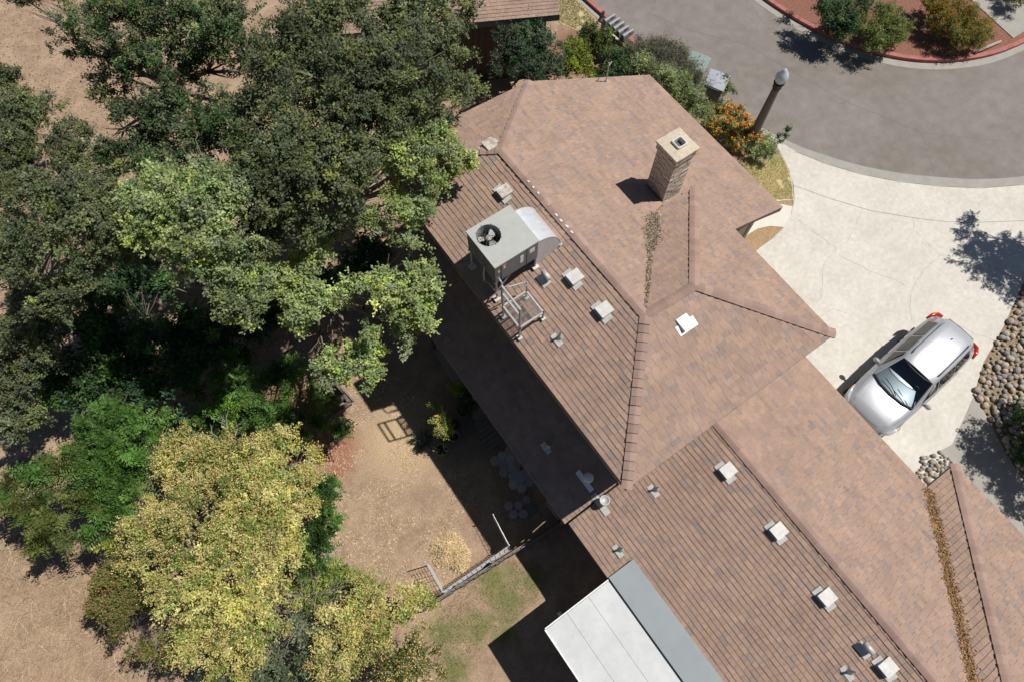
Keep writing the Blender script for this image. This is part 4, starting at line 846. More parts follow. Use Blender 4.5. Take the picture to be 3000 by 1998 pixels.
tree('green_sapling', 'fresh green saplings at the right edge of the yellow tree', 'sapling', lob((945, 1410, 2.0, .22), (955, 1465, 2.1, .30), (950, 1530, 2.0, .28), (920, 1590, 1.9, .30), (905, 1640, 1.8, .28)), (920, 1530), .03, 118, pal=HEAV[:3] + DARK[:1], n=760, per=12, L=.085, W=.042, tw=.26, pinnate=True, gap=-.5, stem='stems')
tree('olive_shrub', 'olive green shrub spreading over bare dirt below the yellow tree', 'shrub', lob((920, 1690, 1.2, .42), (990, 1700, 1.2, .40), (1035, 1745, 1.0, .36), (950, 1760, 1.2, .42), (880, 1720, 1.0, .3)), (950, 1720), .03, 119, pal=[(.20, .25, .06), (.25, .29, .09), (.16, .21, .05)], n=1900, per=10, L=.085, W=.028, tw=.26, gap=-.5, stem='stems')
tree('grey_shrub', 'dark grey-green shrub at the bottom edge beside the dead branches', 'shrub', lob((850, 1890, 1.8, .5), (780, 1960, 1.8, .5), (700, 1960, 1.6, .4), (640, 1985, 1.5, .4), (920, 1950, 1.9, .5), (860, 2000, 1.9, .55), (910, 1850, 1.5, .35), (960, 2000, 1.8, .4)), (870, 1940), .05, 120, pal=[(.13, .17, .10), (.17, .21, .13), (.11, .15, .08), (.20, .24, .15)], n=3000, per=10, L=.085, W=.036, tw=.24, gap=-.5, stem='stems')
# dead branches
def twigs(name, label, cat, base, tips, r, seed, m='deadwood', sub=4):
    b = Vector(base); o = root(name, label, cat, b); q = random.Random(seed); mb = LB(b)
    for t in tips:
        t = Vector(t); j = lambda s: Vector((q.uniform(-s, s), q.uniform(-s, s), q.uniform(-s, s) * .5)); L = (t - b).length; m1 = b.lerp(t, .4) + j(L * .08); m2 = b.lerp(t, .72) + j(L * .08)
        mb.tube([b, m1, m2, t], [r, r * .7, r * .45, r * .15], 5)
        for _ in range(sub):
            s = m1.lerp(t, q.random() * .8); e = s + (t - b) * q.uniform(.12, .3) + j(L * .22); mb.tube([s, s.lerp(e, .5) + j(L * .03), e], [r * .35, r * .25, r * .1], 4)
            for _ in range(2): s2 = s.lerp(e, q.uniform(.3, .8)); mb.tube([s2, s2 + (e - s) * .35 + j(L * .1)], [r * .2, r * .07], 3)
    mb.obj('branches', M[m], o); return o
q = random.Random(6)
twigs('dead_shrub', 'grey leafless shrub of tangled twigs below the yellow tree', 'dead shrub', G(865, 1790, .3), [G(880 + 125 * math.cos(a) + q.uniform(-25, 25), 1800 + 95 * math.sin(a) + q.uniform(-20, 20), q.uniform(1.9, 2.7)) for a in [k * .33 for k in range(19)]], .024, 1, sub=7)
twigs('dead_branch', 'bare grey forked branch sticking out above the yellow tree', 'branch', G(680, 1330, 2.6), [G(655, 1215, 3.6), G(612, 1262, 3.4), G(690, 1230, 3.5), G(640, 1285, 3.3)], .03, 2, sub=2)
twigs('dead_branch', 'grey twigs poking through the middle of the yellow tree', 'branch', G(730, 1650, 2.7), [G(700, 1600, 3.9), G(760, 1630, 3.9), G(720, 1690, 3.8), G(670, 1650, 3.9), G(765, 1590, 3.8)], .018, 3, sub=4)
twigs('dead_branch', 'thin grey twigs at the top right of the yellow tree crown', 'branch', G(860, 1385, 2.6), [G(900, 1350, 3.4), G(870, 1345, 3.5), G(835, 1360, 3.5), G(890, 1390, 3.4)], .014, 4, sub=5)
twigs('dead_branch', 'pale dry twigs at the lower left end of the yellow tree', 'branch', G(620, 1840, 2.3), [G(600, 1880, 3.1), G(650, 1890, 3.1), G(580, 1840, 3.1), G(640, 1820, 3.3)], .014, 5, sub=5)
# front garden and street-side shrubs
FB = 'shrubs of the front beds'
sm = dict(per=9, gap=-.6, stem='stems')
tree('sage_shrub', 'soft grey-green sage bushes along the front eave with mauve flowers', 'shrub', lob((1905, 205, 1.1, .35), (1945, 232, 1.2, .38), (1985, 265, 1.2, .40), (2025, 300, 1.1, .38), (2060, 340, .9, .34), (1880, 190, 1.1, .3)), (1985, 280), .03, 130, pal=SAGE, n=3200, L=.085, W=.026, tw=.20, tip=[(.42, .33, .55), (.30, .38, .16)], tipn=.05, **sm)
tree('lantana_bush', 'lantana covered in orange and red flowers by the lamp post', 'flower bush', lob((2085, 342, .8, .38), (2125, 345, .8, .40), (2130, 388, .8, .42), (2168, 410, .7, .38), (2095, 388, .7, .36), (2192, 392, .6, .34), (2160, 350, .7, .34)), (2130, 375), .02, 131, pal=[(.14, .20, .08), (.19, .25, .11), (.11, .16, .06)], n=2800, L=.05, W=.03, tw=.12, tipL=.8, tipW=.75, tipup=.8, tip=[(.88, .26, .02), (.88, .42, .02), (.74, .09, .02), (.90, .52, .05)], tipn=.2, **sm)
tree('yellow_plant', 'bright yellow-leaved plant at the foot of the lamp post', 'plant', lob((2178, 392, .55, .13), (2192, 390, .5, .10), (2172, 404, .45, .09)), (2180, 395), .012, 132, pal=[(.62, .62, .03), (.70, .66, .06), (.50, .55, .03)], n=170, L=.07, W=.04, tw=.12, **sm)
tree('weedy_plant', 'straggly green weeds between the lamp post and the dry lawn', 'plant', lob((2215, 440, .35, .28), (2250, 450, .35, .24), (2235, 415, .4, .2)), (2230, 445), .012, 133, pal=SAGE, n=520, L=.05, W=.026, tw=.16, **sm)
tree('weedy_plant', 'tall thin weed growing at the gutter edge', 'plant', lob((2275, 418, .6, .08), (2290, 398, .7, .08), (2305, 385, .8, .07)), (2268, 428), .01, 134, pal=DARK + SAGE[:1], n=70, L=.06, W=.03, tw=.12, **sm)
tree('purple_sage', 'tall bush of purplish flower spikes beside the bins', 'shrub', lob((1868, 165, .9, .3), (1900, 165, 1.0, .34), (1935, 170, 1.1, .42), (1980, 200, 1.1, .42), (2020, 250, 1.0, .40), (2010, 300, .8, .3), (1960, 250, 1.0, .4), (1900, 215, .9, .36)), (1935, 210), .03, 135, pal=[(.10, .115, .06), (.15, .15, .10), (.08, .10, .05)], n=3400, L=.10, W=.02, tw=.26, tip=[(.24, .19, .20), (.30, .24, .26)], tipn=.45, **sm)
tree('rose_shrub', 'dark leafy shrub between the utility box and the roof edge', 'shrub', lob((1800, 190, .9, .4), (1850, 180, .9, .36), (1770, 225, .8, .3), (1830, 225, .8, .35)), (1805, 210), .03, 136, pal=DARK + OLIVE[:1], n=1500, L=.06, W=.035, tw=.18, **sm)
tree('green_bush', 'small yellow-green bush in front of the grey bin', 'shrub', lob((2110, 245, .7, .22), (2125, 262, .6, .18), (2100, 268, .6, .17)), (2110, 262), .015, 137, pal=OLIVE + HEAV[:1], n=500, L=.06, W=.032, tw=.15, **sm)
tree('laurel_tree', 'tall dark green shrub between the two roofs at the top', 'shrub', lob((1510, 120, 2.6, .55), (1560, 90, 2.4, .5), (1600, 150, 2.4, .5), (1540, 200, 2.4, .5), (1610, 210, 2.2, .42), (1490, 190, 2.2, .4), (1570, 240, 2.2, .4)), (1560, 170), .07, 138, pal=GREY + DARK, n=3600, L=.07, W=.038, tw=.22, **sm)
tree('yellow_green_shrub', 'rounded yellow-green shrub behind the upper roof edge', 'shrub', lob((1685, 165, 1.4, .42), (1705, 200, 1.2, .32), (1670, 205, 1.3, .32)), (1690, 185), .04, 139, pal=[(.18, .22, .03), (.22, .25, .04), (.14, .18, .03)], n=1300, L=.06, W=.036, tw=.16, **sm)
tree('green_bush', 'round mid-green bush beside the mailboxes', 'shrub', lob((1735, 105, 1.1, .36), (1765, 120, 1.0, .34), (1715, 125, .9, .28), (1775, 145, .8, .24)), (1745, 120), .03, 140, pal=[(.09, .12, .035), (.12, .15, .05), (.07, .10, .03)], n=1400, L=.055, W=.032, tw=.15, **sm)
GI = 'shrubs on the street island'
tree('island_bush', 'round olive-green bush at the kerb of the island', 'shrub', lob((2560, 105, .8, .6), (2520, 80, .8, .5), (2610, 95, .8, .5), (2580, 60, .8, .5), (2600, 130, .5, .4)), (2565, 95), .03, 141, GI, pal=OLIVE, n=3000, L=.06, W=.03, tw=.18, **sm)
tree('island_bush', 'dark bush behind the round olive-green one on the island', 'shrub', lob((2430, 40, 1.2, .55), (2480, 60, 1.2, .5), (2450, 90, .9, .4), (2500, 10, 1.2, .5), (2400, 0, 1.1, .45)), (2450, 50), .04, 142, GI, pal=DARK, n=2200, L=.07, W=.036, tw=.2, **sm)
tree('island_bush', 'orange-flowering bush on the island beside the walkway', 'flower bush', lob((2790, 90, .7, .5), (2830, 70, .7, .5), (2760, 60, .7, .45), (2830, 120, .6, .45), (2870, 100, .6, .4), (2720, 20, .7, .45), (2780, 20, .7, .45)), (2800, 80), .03, 143, GI, pal=[(.13, .16, .04), (.17, .18, .05)], n=3200, L=.06, W=.03, tw=.18, tip=[(.60, .25, .02), (.66, .33, .03)], tipn=.35, **sm)
tree('island_bush', 'small orange-flowering bush in the top right corner', 'flower bush', lob((2990, -5, .6, .35), (2970, -40, .6, .35)), (2985, -15), .02, 144, GI, pal=[(.13, .16, .04)], n=600, L=.06, W=.03, tw=.18, tip=[(.60, .25, .02)], tipn=.3, **sm)
# trees beside the driveway (they throw the shadows seen on it)
def off(u, v, h): p = G(u, v); return (p.x + .532 * h, p.y - .173 * h)
c1, c2 = off(2985, 800, 4.6), off(2960, 1380, 3.8)
tree('shade_tree', 'leafy tree past the cobbles, shading the driveway mouth', 'tree', [(c1[0], c1[1], 4.6, .95, .8), (c1[0] - .5, c1[1] + 1.0, 4.4, .8, .7), (c1[0] + .5, c1[1] - .9, 4.6, .9, .8), (c1[0] + .9, c1[1] + .3, 4.6, .9, .8), (c1[0] + .2, c1[1] + 1.9, 4.4, .6, .5)], (c1[0] + .5, c1[1], 0), .12, 150, pal=OAK, n=3600, **oak)
tree('shade_tree', 'feathery dark tree past the cobbles, shading the side walkway', 'tree', [(c2[0], c2[1], 3.8, 1.0, .8), (c2[0] + .6, c2[1] - .8, 3.8, .9, .8), (c2[0] - .3, c2[1] + .9, 3.6, .65, .5), (c2[0] - .7, c2[1] - .6, 3.6, .6, .5), (c2[0] + 1.1, c2[1] + .9, 3.7, .9, .7)], (c2[0] + .6, c2[1], 0), .12, 151, pal=DARK + OAK, n=3000, **oak)
tree('green_bush', 'low green bush among the cobbles at the right edge', 'shrub', lob((3000, 1185, .6, .4), (3020, 1250, .6, .45), (3010, 1320, .5, .35)), (3010, 1240), .03, 152, pal=DARK + HEAV[:1], n=1100, L=.06, W=.03, tw=.16, **sm)
# ---------------------------------------------------------------- back yard things
rg = np.random.default_rng(77)
def scatter(px, n, seed):
    r = np.random.default_rng(seed); poly = [g2(*p) for p in px]; P = np.array(poly); lo, hi = P.min(0), P.max(0); out = np.zeros((0, 2))
    while len(out) < n:
        q_ = r.uniform(lo, hi, (n * 2, 2)); ins = np.zeros(len(q_), bool)
        for i in range(len(P)):
            a, b = P[i], P[i - 1]; cnd = (a[1] > q_[:, 1]) != (b[1] > q_[:, 1]); x = (b[0] - a[0]) * (q_[:, 1] - a[1]) / (b[1] - a[1] + 1e-12) + a[0]; ins ^= cnd & (q_[:, 0] < x)
        out = np.concatenate([out, q_[ins]])
    return out[:n]
YARD = [(880, 1050), (1080, 1020), (1240, 1180), (1330, 1330), (1480, 1520), (1300, 1740), (1050, 1780), (900, 1640), (860, 1300)]
p2 = scatter(YARD, 14000, 1); k = vnoise(np.c_[p2, np.zeros(len(p2))], 3.4, 3) > -.25; p2 = p2[k]; c = np.c_[p2, rg.uniform(.006, .02, len(p2))]
V, C = bits(c, rg.uniform(.015, .09, len(c)), rg.uniform(.005, .012, len(c)), [(.62, .46, .27), (.70, .55, .34), (.50, .36, .22), (.40, .30, .2), (.75, .66, .5)], rg, .08)
nmesh('straw_litter', V, None, C, M['straw'], label='scattered straw and dry bits on the back yard dirt', kind='stuff')
p2 = scatter([(0, 1480), (300, 1640), (420, 1998), (0, 1998)], 3500, 2); c = np.c_[p2, rg.uniform(.006, .03, len(p2))]
V, C = bits(c, rg.uniform(.05, .45, len(c)), rg.uniform(.005, .010, len(c)), [(.45, .33, .2), (.38, .27, .17), (.52, .42, .28), (.30, .19, .12)], rg, .06)
nmesh('dry_grass', V, None, C, M['straw'], label='dry grass strands on the dirt outside the back boundary', kind='stuff')
def blades(name, px, n, L, pal, seed, label):
    p2 = scatter(px, n, seed); r = np.random.default_rng(seed); k = vnoise(np.c_[p2, np.zeros(n)], 5, seed) > -.7; p2 = p2[k]; n = len(p2)
    b = np.c_[p2, np.full(n, .012)]; d = unit(np.c_[r.normal(0, .75, (n, 2)), np.ones(n)]); s = unit(np.cross(d, r.normal(size=(n, 3)))); l = L * r.uniform(.5, 1.3, (n, 1)); wd = .005
    V = np.stack([b - s * wd, b + s * wd, b + d * l + s * .001, b + d * l - s * .001], 1); pal = np.array(pal); pn = (vnoise(np.c_[p2, np.zeros(n)], 3.2, seed + 1) + r.normal(0, .35, n) > .15).astype(int)
    ci = np.where(pn, r.integers(0, len(pal) // 2, n), r.integers(len(pal) // 2, len(pal), n)); nmesh(name, V, None, pal[ci] * r.uniform(.75, 1.2, (n, 1)), M['grassm'], label=label, kind='stuff')
blades('grass', [(2165, 482), (2235, 480), (2290, 454), (2309, 500), (2320, 545), (2322, 586), (2264, 586), (2200, 555)], 11000, .05, [(.34, .38, .13), (.42, .43, .17), (.62, .53, .29), (.70, .61, .36)], 11, 'patchy half-dry lawn grass in front of the roof edge')
blades('grass', [(1605, -50), (1690, 2), (1745, 62), (1733, 83), (1690, 90), (1650, 73), (1612, 45), (1550, -50)], 9000, .06, [(.14, .18, .05), (.18, .2, .06), (.28, .24, .10), (.22, .22, .08)], 12, 'side lawn grass near the mailboxes at the top')
blades('weeds', [(1400, 1640), (1560, 1640), (1600, 1745), (1440, 1860), (1330, 1998), (1250, 1998), (1280, 1820)], 2600, .07, [(.16, .18, .07), (.19, .20, .08), (.30, .24, .13), (.36, .28, .16)], 13, 'low green weeds on the dirt of the lower yard')
# leaf litter under the oaks and thicket
p2 = np.concatenate([scatter([(0, 850), (500, 700), (1000, 700), (1240, 900), (1080, 1100), (880, 1180), (700, 1250), (300, 1350), (0, 1500)], 7000, 31), scatter([(0, 0), (420, 0), (420, 480), (0, 700)], 3500, 32)]); c = np.c_[p2, rg.uniform(.006, .012, len(p2))]
V, C = bits(c, rg.uniform(.03, .08, len(c)), rg.uniform(.015, .04, len(c)), [(.26, .17, .10), (.33, .22, .13), (.38, .27, .16), (.22, .14, .09), (.44, .35, .23)], rg, .05)
nmesh('leaf_litter', V, None, C, M['leaflitter'], label='brown fallen leaves on the soil under the oaks', kind='stuff')
# straw heap
b = G(1322, 1618); o = root('straw_heap', 'heap of golden straw on the dirt by the wire panel', 'straw heap', b)
N = 5200; a = rg.uniform(0, 6.283, N); r = np.sqrt(rg.uniform(0, 1, N)); lob_ = 1 + .12 * np.sin(3 * a + 1) + .08 * np.sin(5 * a)
x = r * lob_ * .46 * np.cos(a); y = r * lob_ * .58 * np.sin(a); ca, sa = math.cos(.45), math.sin(.45); xx, yy = x * ca - y * sa, x * sa + y * ca
hgt = .30 * np.clip(1 - r ** 2.2, 0, 1) * (1 + .35 * np.sin(7 * xx + 2) * np.sin(9 * yy)); c = np.c_[xx, yy, .012 + hgt * rg.uniform(.55, 1.05, N)]
V, C = bits(c, rg.uniform(.05, .20, N), rg.uniform(.004, .010, N), [(.78, .58, .33), (.82, .65, .40), (.64, .45, .23), (.85, .72, .48), (.48, .32, .16)], rg, .45); V[:, :, 2] = np.maximum(V[:, :, 2], .004)
nmesh('straw', V, None, C, M['straw'], o)
mb = MB(); n = 20; vs = [(0, 0, .24)]
for rr, z in ((.5, .17), (.85, .05), (.95, -.01)):
    for k in range(n):
        t = 2 * math.pi * k / n; l2 = 1 + .12 * math.sin(3 * t + 1) + .08 * math.sin(5 * t); px, py = rr * l2 * .40 * math.cos(t), rr * l2 * .52 * math.sin(t); vs.append((px * ca - py * sa, px * sa + py * ca, z))
fs = [(0, 1 + k, 1 + (k + 1) % n) for k in range(n)] + [(1 + i * n + k, 1 + (i + 1) * n + k, 1 + (i + 1) * n + (k + 1) % n, 1 + i * n + (k + 1) % n) for i in range(2) for k in range(n)]
mb.add(vs, fs); mb.obj('heap_core', mat('straw_core', (.40, .27, .13), .95, noise=.3, nscale=30), o)
# wire pen panels standing by the boundary
wp = root('wire_panel', 'galvanised wire livestock panel bent into a U beside the straw heap', 'wire panel', (*g2(1400, 1680), 0)); o_ = wp.location.copy()
def wire_run(a, b, name, h=1.0, nh=8, step=.15, lean=0):
    a, b = Vector((*a, 0)), Vector((*b, 0)); d = b - a; L = d.length; nn = Vector((-d.y, d.x, 0)).normalized() * lean; mb = LB(o_)
    for i in range(nh): t = i / (nh - 1); mb.tube([a + Vector((0, 0, .03 + h * t)) + nn * t, b + Vector((0, 0, .03 + h * t)) + nn * t], .006, 5)
    for i in range(int(L / step) + 1): p = a + d * (i * step / L); mb.tube([p + Vector((0, 0, .03)), p + Vector((0, 0, .03 + h)) + nn], .006, 5)
    mb.obj(name, M['galv'], wp)
Q = [G(1246, 1645, 1.03), G(1296, 1733, 1.0), G(1492, 1597, 1.0), G(1445, 1507, 1.03)]
for a, b in zip(Q, Q[1:]): wire_run(a.xy, b.xy, 'panel')
for p in Q: mb = LB(o_); mb.tube([(p.x, p.y, 0), (p.x, p.y, 1.1)], .016, 6); mb.obj('stake', M['galv'], wp)
# board fence on the boundary
fa, fb_ = Vector((*g2(1240, 1790), 0)), Vector((*g2(1650, 1532), 0)); d = (fb_ - fa).normalized(); L = (fb_ - fa).length; an = math.atan2(d.y, d.x)
fn = root('board_fence', 'low weathered board fence along the boundary behind the wire panel', 'fence', fa, an)
q = random.Random(4); s = 0
while s < L: w_ = .135; h = .55 + q.uniform(-.04, .05); mb = MB(); mb.box((s + w_ / 2, q.uniform(-.012, .012), h / 2), (w_ - .012, .022, h)); mb.obj('board', M['greywood'], fn); s += w_
for z in (.15, .42): mb = MB(); mb.box((L / 2, .04, z), (L, .04, .08)); mb.obj('rail', M['greywood'], fn)
for k in range(5): mb = MB(); mb.box((L * k / 4, .09, .29), (.08, .06, .58)); mb.obj('post', M['greywood'], fn)
# a second scrap of wire mesh with white pole, left of the yard
wp2 = root('mesh_scrap', 'scrap of white wire mesh with a pole under the yellow tree edge', 'wire mesh', (*g2(955, 1630), 0)); o_ = wp2.location.copy()
a, b = G(938, 1590, .5), G(968, 1672, .5); mb = LB(o_); mb.tube([a, b], .014, 6); mb.obj('pole', M['whitep'], wp2)
mb = LB(o_); e1, e2 = G(935, 1585, .02), G(985, 1600, .02); e3, e4 = G(968, 1680, .02), G(1000, 1665, .02)
for k in range(15): t = k / 14; mb.tube([e1.lerp(e3, t), e2.lerp(e4, t)], .003, 3); 
for k in range(8): t = k / 7; mb.tube([e1.lerp(e2, t), e3.lerp(e4, t)], .003, 3)
mb.obj('netting', M['galv'], wp2)
# raised bed of old timbers
bed = root('timber_edging', 'old timber edging forming an open corner in the yard', 'timber', (*g2(1000, 1180), 0)); o_ = bed.location.copy()
def beam(a, b, wd, h, z=0., m='wood'):
    a, b = Vector((*g2(*a), 0)), Vector((*g2(*b), 0)); d = b - a; mb = LB(o_); c = (a + b) / 2; mb.box((c.x, c.y, z + h / 2), (d.length, wd, h), rz=math.atan2(d.y, d.x)); mb.obj('timber', M[m], bed)
beam((965, 1108), (1028, 1182), .10, .16); beam((975, 1104), (1037, 1176), .05, .12, m='greywood'); beam((1030, 1182), (942, 1243), .10, .16); beam((1024, 1176), (935, 1236), .04, .1, m='greywood'); beam((985, 1125), (1012, 1158), .08, .14, z=.16)
# pots
def pot(name, label, u, v, r, h, m, soil=True, rim=True, plant=None):
    b = G(u, v); o = root(name, label, 'pot', b); mb = MB(); pr = [(r * .72, 0), (r * .95, h * .85), (r * 1.06, h * .87), (r * 1.06, h), (r * .92, h), (r * .88, h * .8)] if rim else [(r * .85, 0), (r, h), (r * .93, h), (r * .9, h * .8)]
    mb.lathe(pr + [(.002, h * .8)], (0, 0, 0), 24); mb.obj('shell', M[m], o, True)
    if soil: mb = MB(); mb.lathe([(r * .9, h * .805), (.002, h * .83)], (0, 0, 0), 24); mb.obj('soil', M['potsoil'], o)
    return o
pot('clay_pot', 'brown clay pot at the timber corner with a small citrus', 948, 1222, .15, .28, 'yellowpot')
tree('citrus_shrub', 'dense little citrus bush growing by the timber corner', 'shrub', lob((945, 1140, .8, .30), (965, 1165, .8, .26), (930, 1170, .8, .26), (950, 1195, .7, .22), (955, 1115, .7, .2)), (948, 1160), .02, 160, pal=[(.07, .14, .04), (.10, .17, .05), (.14, .19, .06)], n=1000, per=9, L=.05, W=.028, tw=.14, gap=-.6, stem='stems')
b = G(998, 1172); o = root('white_jug', 'round pale jug inside the timber corner', 'jug', b); mb = MB(); mb.lathe([(.06, 0), (.105, .05), (.115, .12), (.08, .19), (.045, .22), (.045, .25), (.03, .25), (.03, .2)], (0, 0, 0), 20); mb.obj('body', M['greypot'], o, True)
b = G(962, 1122); o = root('plastic_tub', 'grey plastic tub at the end of the timber edging', 'tub', b); mb = MB(); mb.lathe([(.12, 0), (.15, .2), (.16, .2), (.16, .22), (.14, .22), (.11, .03), (.002, .03)], (0, 0, 0), 20); mb.obj('body', M['greypot'], o, True)
pot('glazed_pot', 'dark blue glazed pot holding a rose bush near the deck', 1297, 1262, .20, .38, 'bluepot')
tree('rose_bush', 'leafy rose bush with yellowish leaves in the blue pot', 'shrub', [(*G(1290, 1235, 1.35), .20, .2), (*G(1300, 1255, 1.2), .17, .15), (*G(1268, 1200, 1.35), .10, .12), (*G(1308, 1262, 1.0), .12, .1), (*G(1270, 1180, 1.4), .07, .07)], (G(1297, 1262).x, G(1297, 1262).y, .31), .014, 161, pal=[(.20, .27, .06), (.26, .31, .10), (.13, .22, .05), (.34, .27, .12)], n=420, per=8, L=.05, W=.03, tw=.13, gap=-.7, stem='stems')
tree('potted_shrub', 'bright yellow-green shrub in shade beside the low roof', 'shrub', lob((1340, 1125, .7, .12), (1330, 1140, .7, .13), (1350, 1110, .7, .10)), (1345, 1145), .012, 162, pal=[(.25, .30, .03), (.20, .26, .03)], n=170, per=8, L=.05, W=.03, tw=.12, gap=-.7, stem='stems')
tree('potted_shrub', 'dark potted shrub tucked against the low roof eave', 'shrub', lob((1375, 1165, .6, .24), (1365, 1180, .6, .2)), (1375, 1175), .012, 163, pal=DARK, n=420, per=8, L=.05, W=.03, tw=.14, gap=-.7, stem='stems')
pot('plastic_pot', 'wide black plastic pot under the dark shrub', 1372, 1180, .22, .22, 'blackpot', True, False)
pot('plastic_pot', 'empty round brown pot with pale sticks beside the deck', 1358, 1210, .17, .2, 'terra', True, True)
pot('plastic_pot', 'black nursery pot behind the rose bush pot', 1335, 1247, .14, .24, 'blackpot')
b = G(1334, 1285); o = root('metal_bucket', 'grey metal bucket with dark water near the planter bowl', 'bucket', b); mb = MB(); mb.lathe([(.11, 0), (.14, .3), (.15, .3), (.15, .32), (.132, .32), (.12, .2), (.002, .2)], (0, 0, 0), 24); mb.obj('body', M['greypot'], o, True); mb = MB(); mb.lathe([(.125, .245), (.002, .246)], (0, 0, 0), 24); mb.obj('water', M['glass'], o)
pot('planter_bowl', 'tan planter bowl with cactus stems at the shadow edge', 1296, 1320, .185, .2, 'yellowpot')
b = G(1296, 1320, .16); o = root('cactus', 'pale green cactus pads leaning in the tan planter bowl', 'cactus', b); q = random.Random(3)
for dx, dy, hx, hy in ((-.08, .02, -.16, .1), (-.02, -.05, -.05, -.12), (.05, .02, .1, .0), (.03, -.04, .12, -.1), (-.05, .06, -.12, .16), (.08, .03, .06, .1)):
    mb = MB(); mb.tube([(dx, dy, 0), (dx + hx * .5, dy + hy * .5, .12), (dx + hx, dy + hy, .2)], [.022, .032, .012], 8); mb.obj('pad', M['cactus'], o, True)
b = G(1243, 1290); o = root('agave', 'grey spiky agave at the edge of the house shadow', 'agave', b); q = random.Random(9)
for k in range(40):
    a = k * 2.4; L = q.uniform(.28, .5); el = q.uniform(.25, 1.1); d = Vector((math.cos(a) * math.cos(el), math.sin(a) * math.cos(el), math.sin(el))); s = Vector((-math.sin(a), math.cos(a), 0)) * .020; t = d * L - Vector((0, 0, L * .22))
    mb = MB(); m_ = d * L * .5; mb.add([-s, s, m_ + s * .9, t, m_ - s * .9], [(0, 1, 2, 3, 4)], col=(.22 * q.uniform(.7, 1.2), .23, .17)); mb.obj('leaf_blade', M['straw'], o)
b = G(1318, 1278); a, c_ = G(1346, 1254, .35), G(1286, 1300, .3); o = root('wooden_stake', 'thin wooden stake lying across the pots', 'stake', (a + c_) / 2); mb = LB((a + c_) / 2); mb.tube([a, c_], .012, 6); mb.obj('rod', M['wood'], o)
# wooden deck steps and stepping stones
dk = root('wooden_deck', 'shaded grey plank deck steps under the low roof eave', 'deck', (*g2(1420, 1275), 0)); o_ = dk.location.copy()
a, b, c_, d_ = [Vector((*g2(*p), 0)) for p in ((1390, 1240), (1440, 1200), (1490, 1285), (1425, 1330))]
for k in range(7):
    t0, t1 = k / 7, (k + .93) / 7; mb = LB(o_); p = [a.lerp(d_, t0), b.lerp(c_, t0), b.lerp(c_, t1), a.lerp(d_, t1)]; z = .14 if k < 4 else .08; mb.prism([(v.x, v.y) for v in p], z - .04, z); mb.obj('plank', M['greywood'], dk)
mb = LB(o_); mb.prism([tuple(a.lerp(d_, .05).xy), tuple(b.lerp(c_, .05).xy), tuple(b.lerp(c_, .9).xy), tuple(a.lerp(d_, .9).xy)], 0, .035); mb.obj('deck_frame', M['wood'], dk)
for u, v in ((1455, 1215), (1492, 1283)): mb = LB(o_); p = G(u, v); mb.box((p.x, p.y, .45), (.07, .07, .9)); mb.obj('rail_post', M['wood'], dk)
sp = sheet('paver_path', [(1420, 1335), (1480, 1310), (1560, 1440), (1575, 1500), (1545, 1525), (1480, 1525), (1470, 1460)], .003, M['soil'])
q = random.Random(12)
def paver(u, v, r, n, col, rot=.3, wob=.0):
    p = G(u, v); mb = MB(); k = q.uniform(.88, 1.1); ring = []
    for i in range(n):
        a = 2 * math.pi * i / n + rot; rr = r * (1 + q.uniform(-wob, wob)); ring.append((p.x + rr * math.cos(a), p.y + rr * math.sin(a)))
    ins = [(p.x + (x - p.x) * .94, p.y + (y - p.y) * .94) for x, y in ring]; vs = [(x, y, 0) for x, y in ring] + [(x, y, .035) for x, y in ring] + [(x, y, .045) for x, y in ins]
    fs = [(i, (i + 1) % n, n + (i + 1) % n, n + i) for i in range(n)] + [(n + i, n + (i + 1) % n, 2 * n + (i + 1) % n, 2 * n + i) for i in range(n)] + [tuple(2 * n + i for i in range(n))]
    mb.add(vs, fs, tuple(c * k for c in col)); mb.obj('paver', M['paver'], sp)
p0 = G(1448, 1350)
for i in range(6):
    for j in range(3):
        P_ = p0 + Vector((.02 + j * .262 + (.131 if i % 2 else 0) + i * .012 + q.uniform(-.01, .01), -i * .222 + q.uniform(-.008, .008), 0)); uv = px_of(P_); k_ = q.uniform(.9, 1.1); paver(uv[0], uv[1], .152, 6, (.43 * k_, .42 * k_, .40 * k_), q.uniform(-.12, .12) + R(30), .05)
for u, v, c_ in ((1490, 1481, (.44, .32, .34)), (1519, 1480, (.44, .32, .34)), (1504, 1506, (.43, .34, .37)), (1533, 1505, (.38, .38, .40))): paver(u, v, .145, 6, c_, R(30 - 35.2 + 30))
paver(1543, 1464, .13, 8, (.33, .28, .24), 0, .08); paver(1560, 1492, .13, 12, (.17, .20, .19), 0, .03)
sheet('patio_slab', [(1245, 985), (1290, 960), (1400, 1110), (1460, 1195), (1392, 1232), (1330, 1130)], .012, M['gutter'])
cb = root('concrete_block', 'rough concrete block at the foot of the low roof end', 'block', (*g2(1625, 1490), 0)); mb = MB(); mb.box((0, 0, .09), (.22, .62, .18)); mb.obj('body', M['cement'], cb)

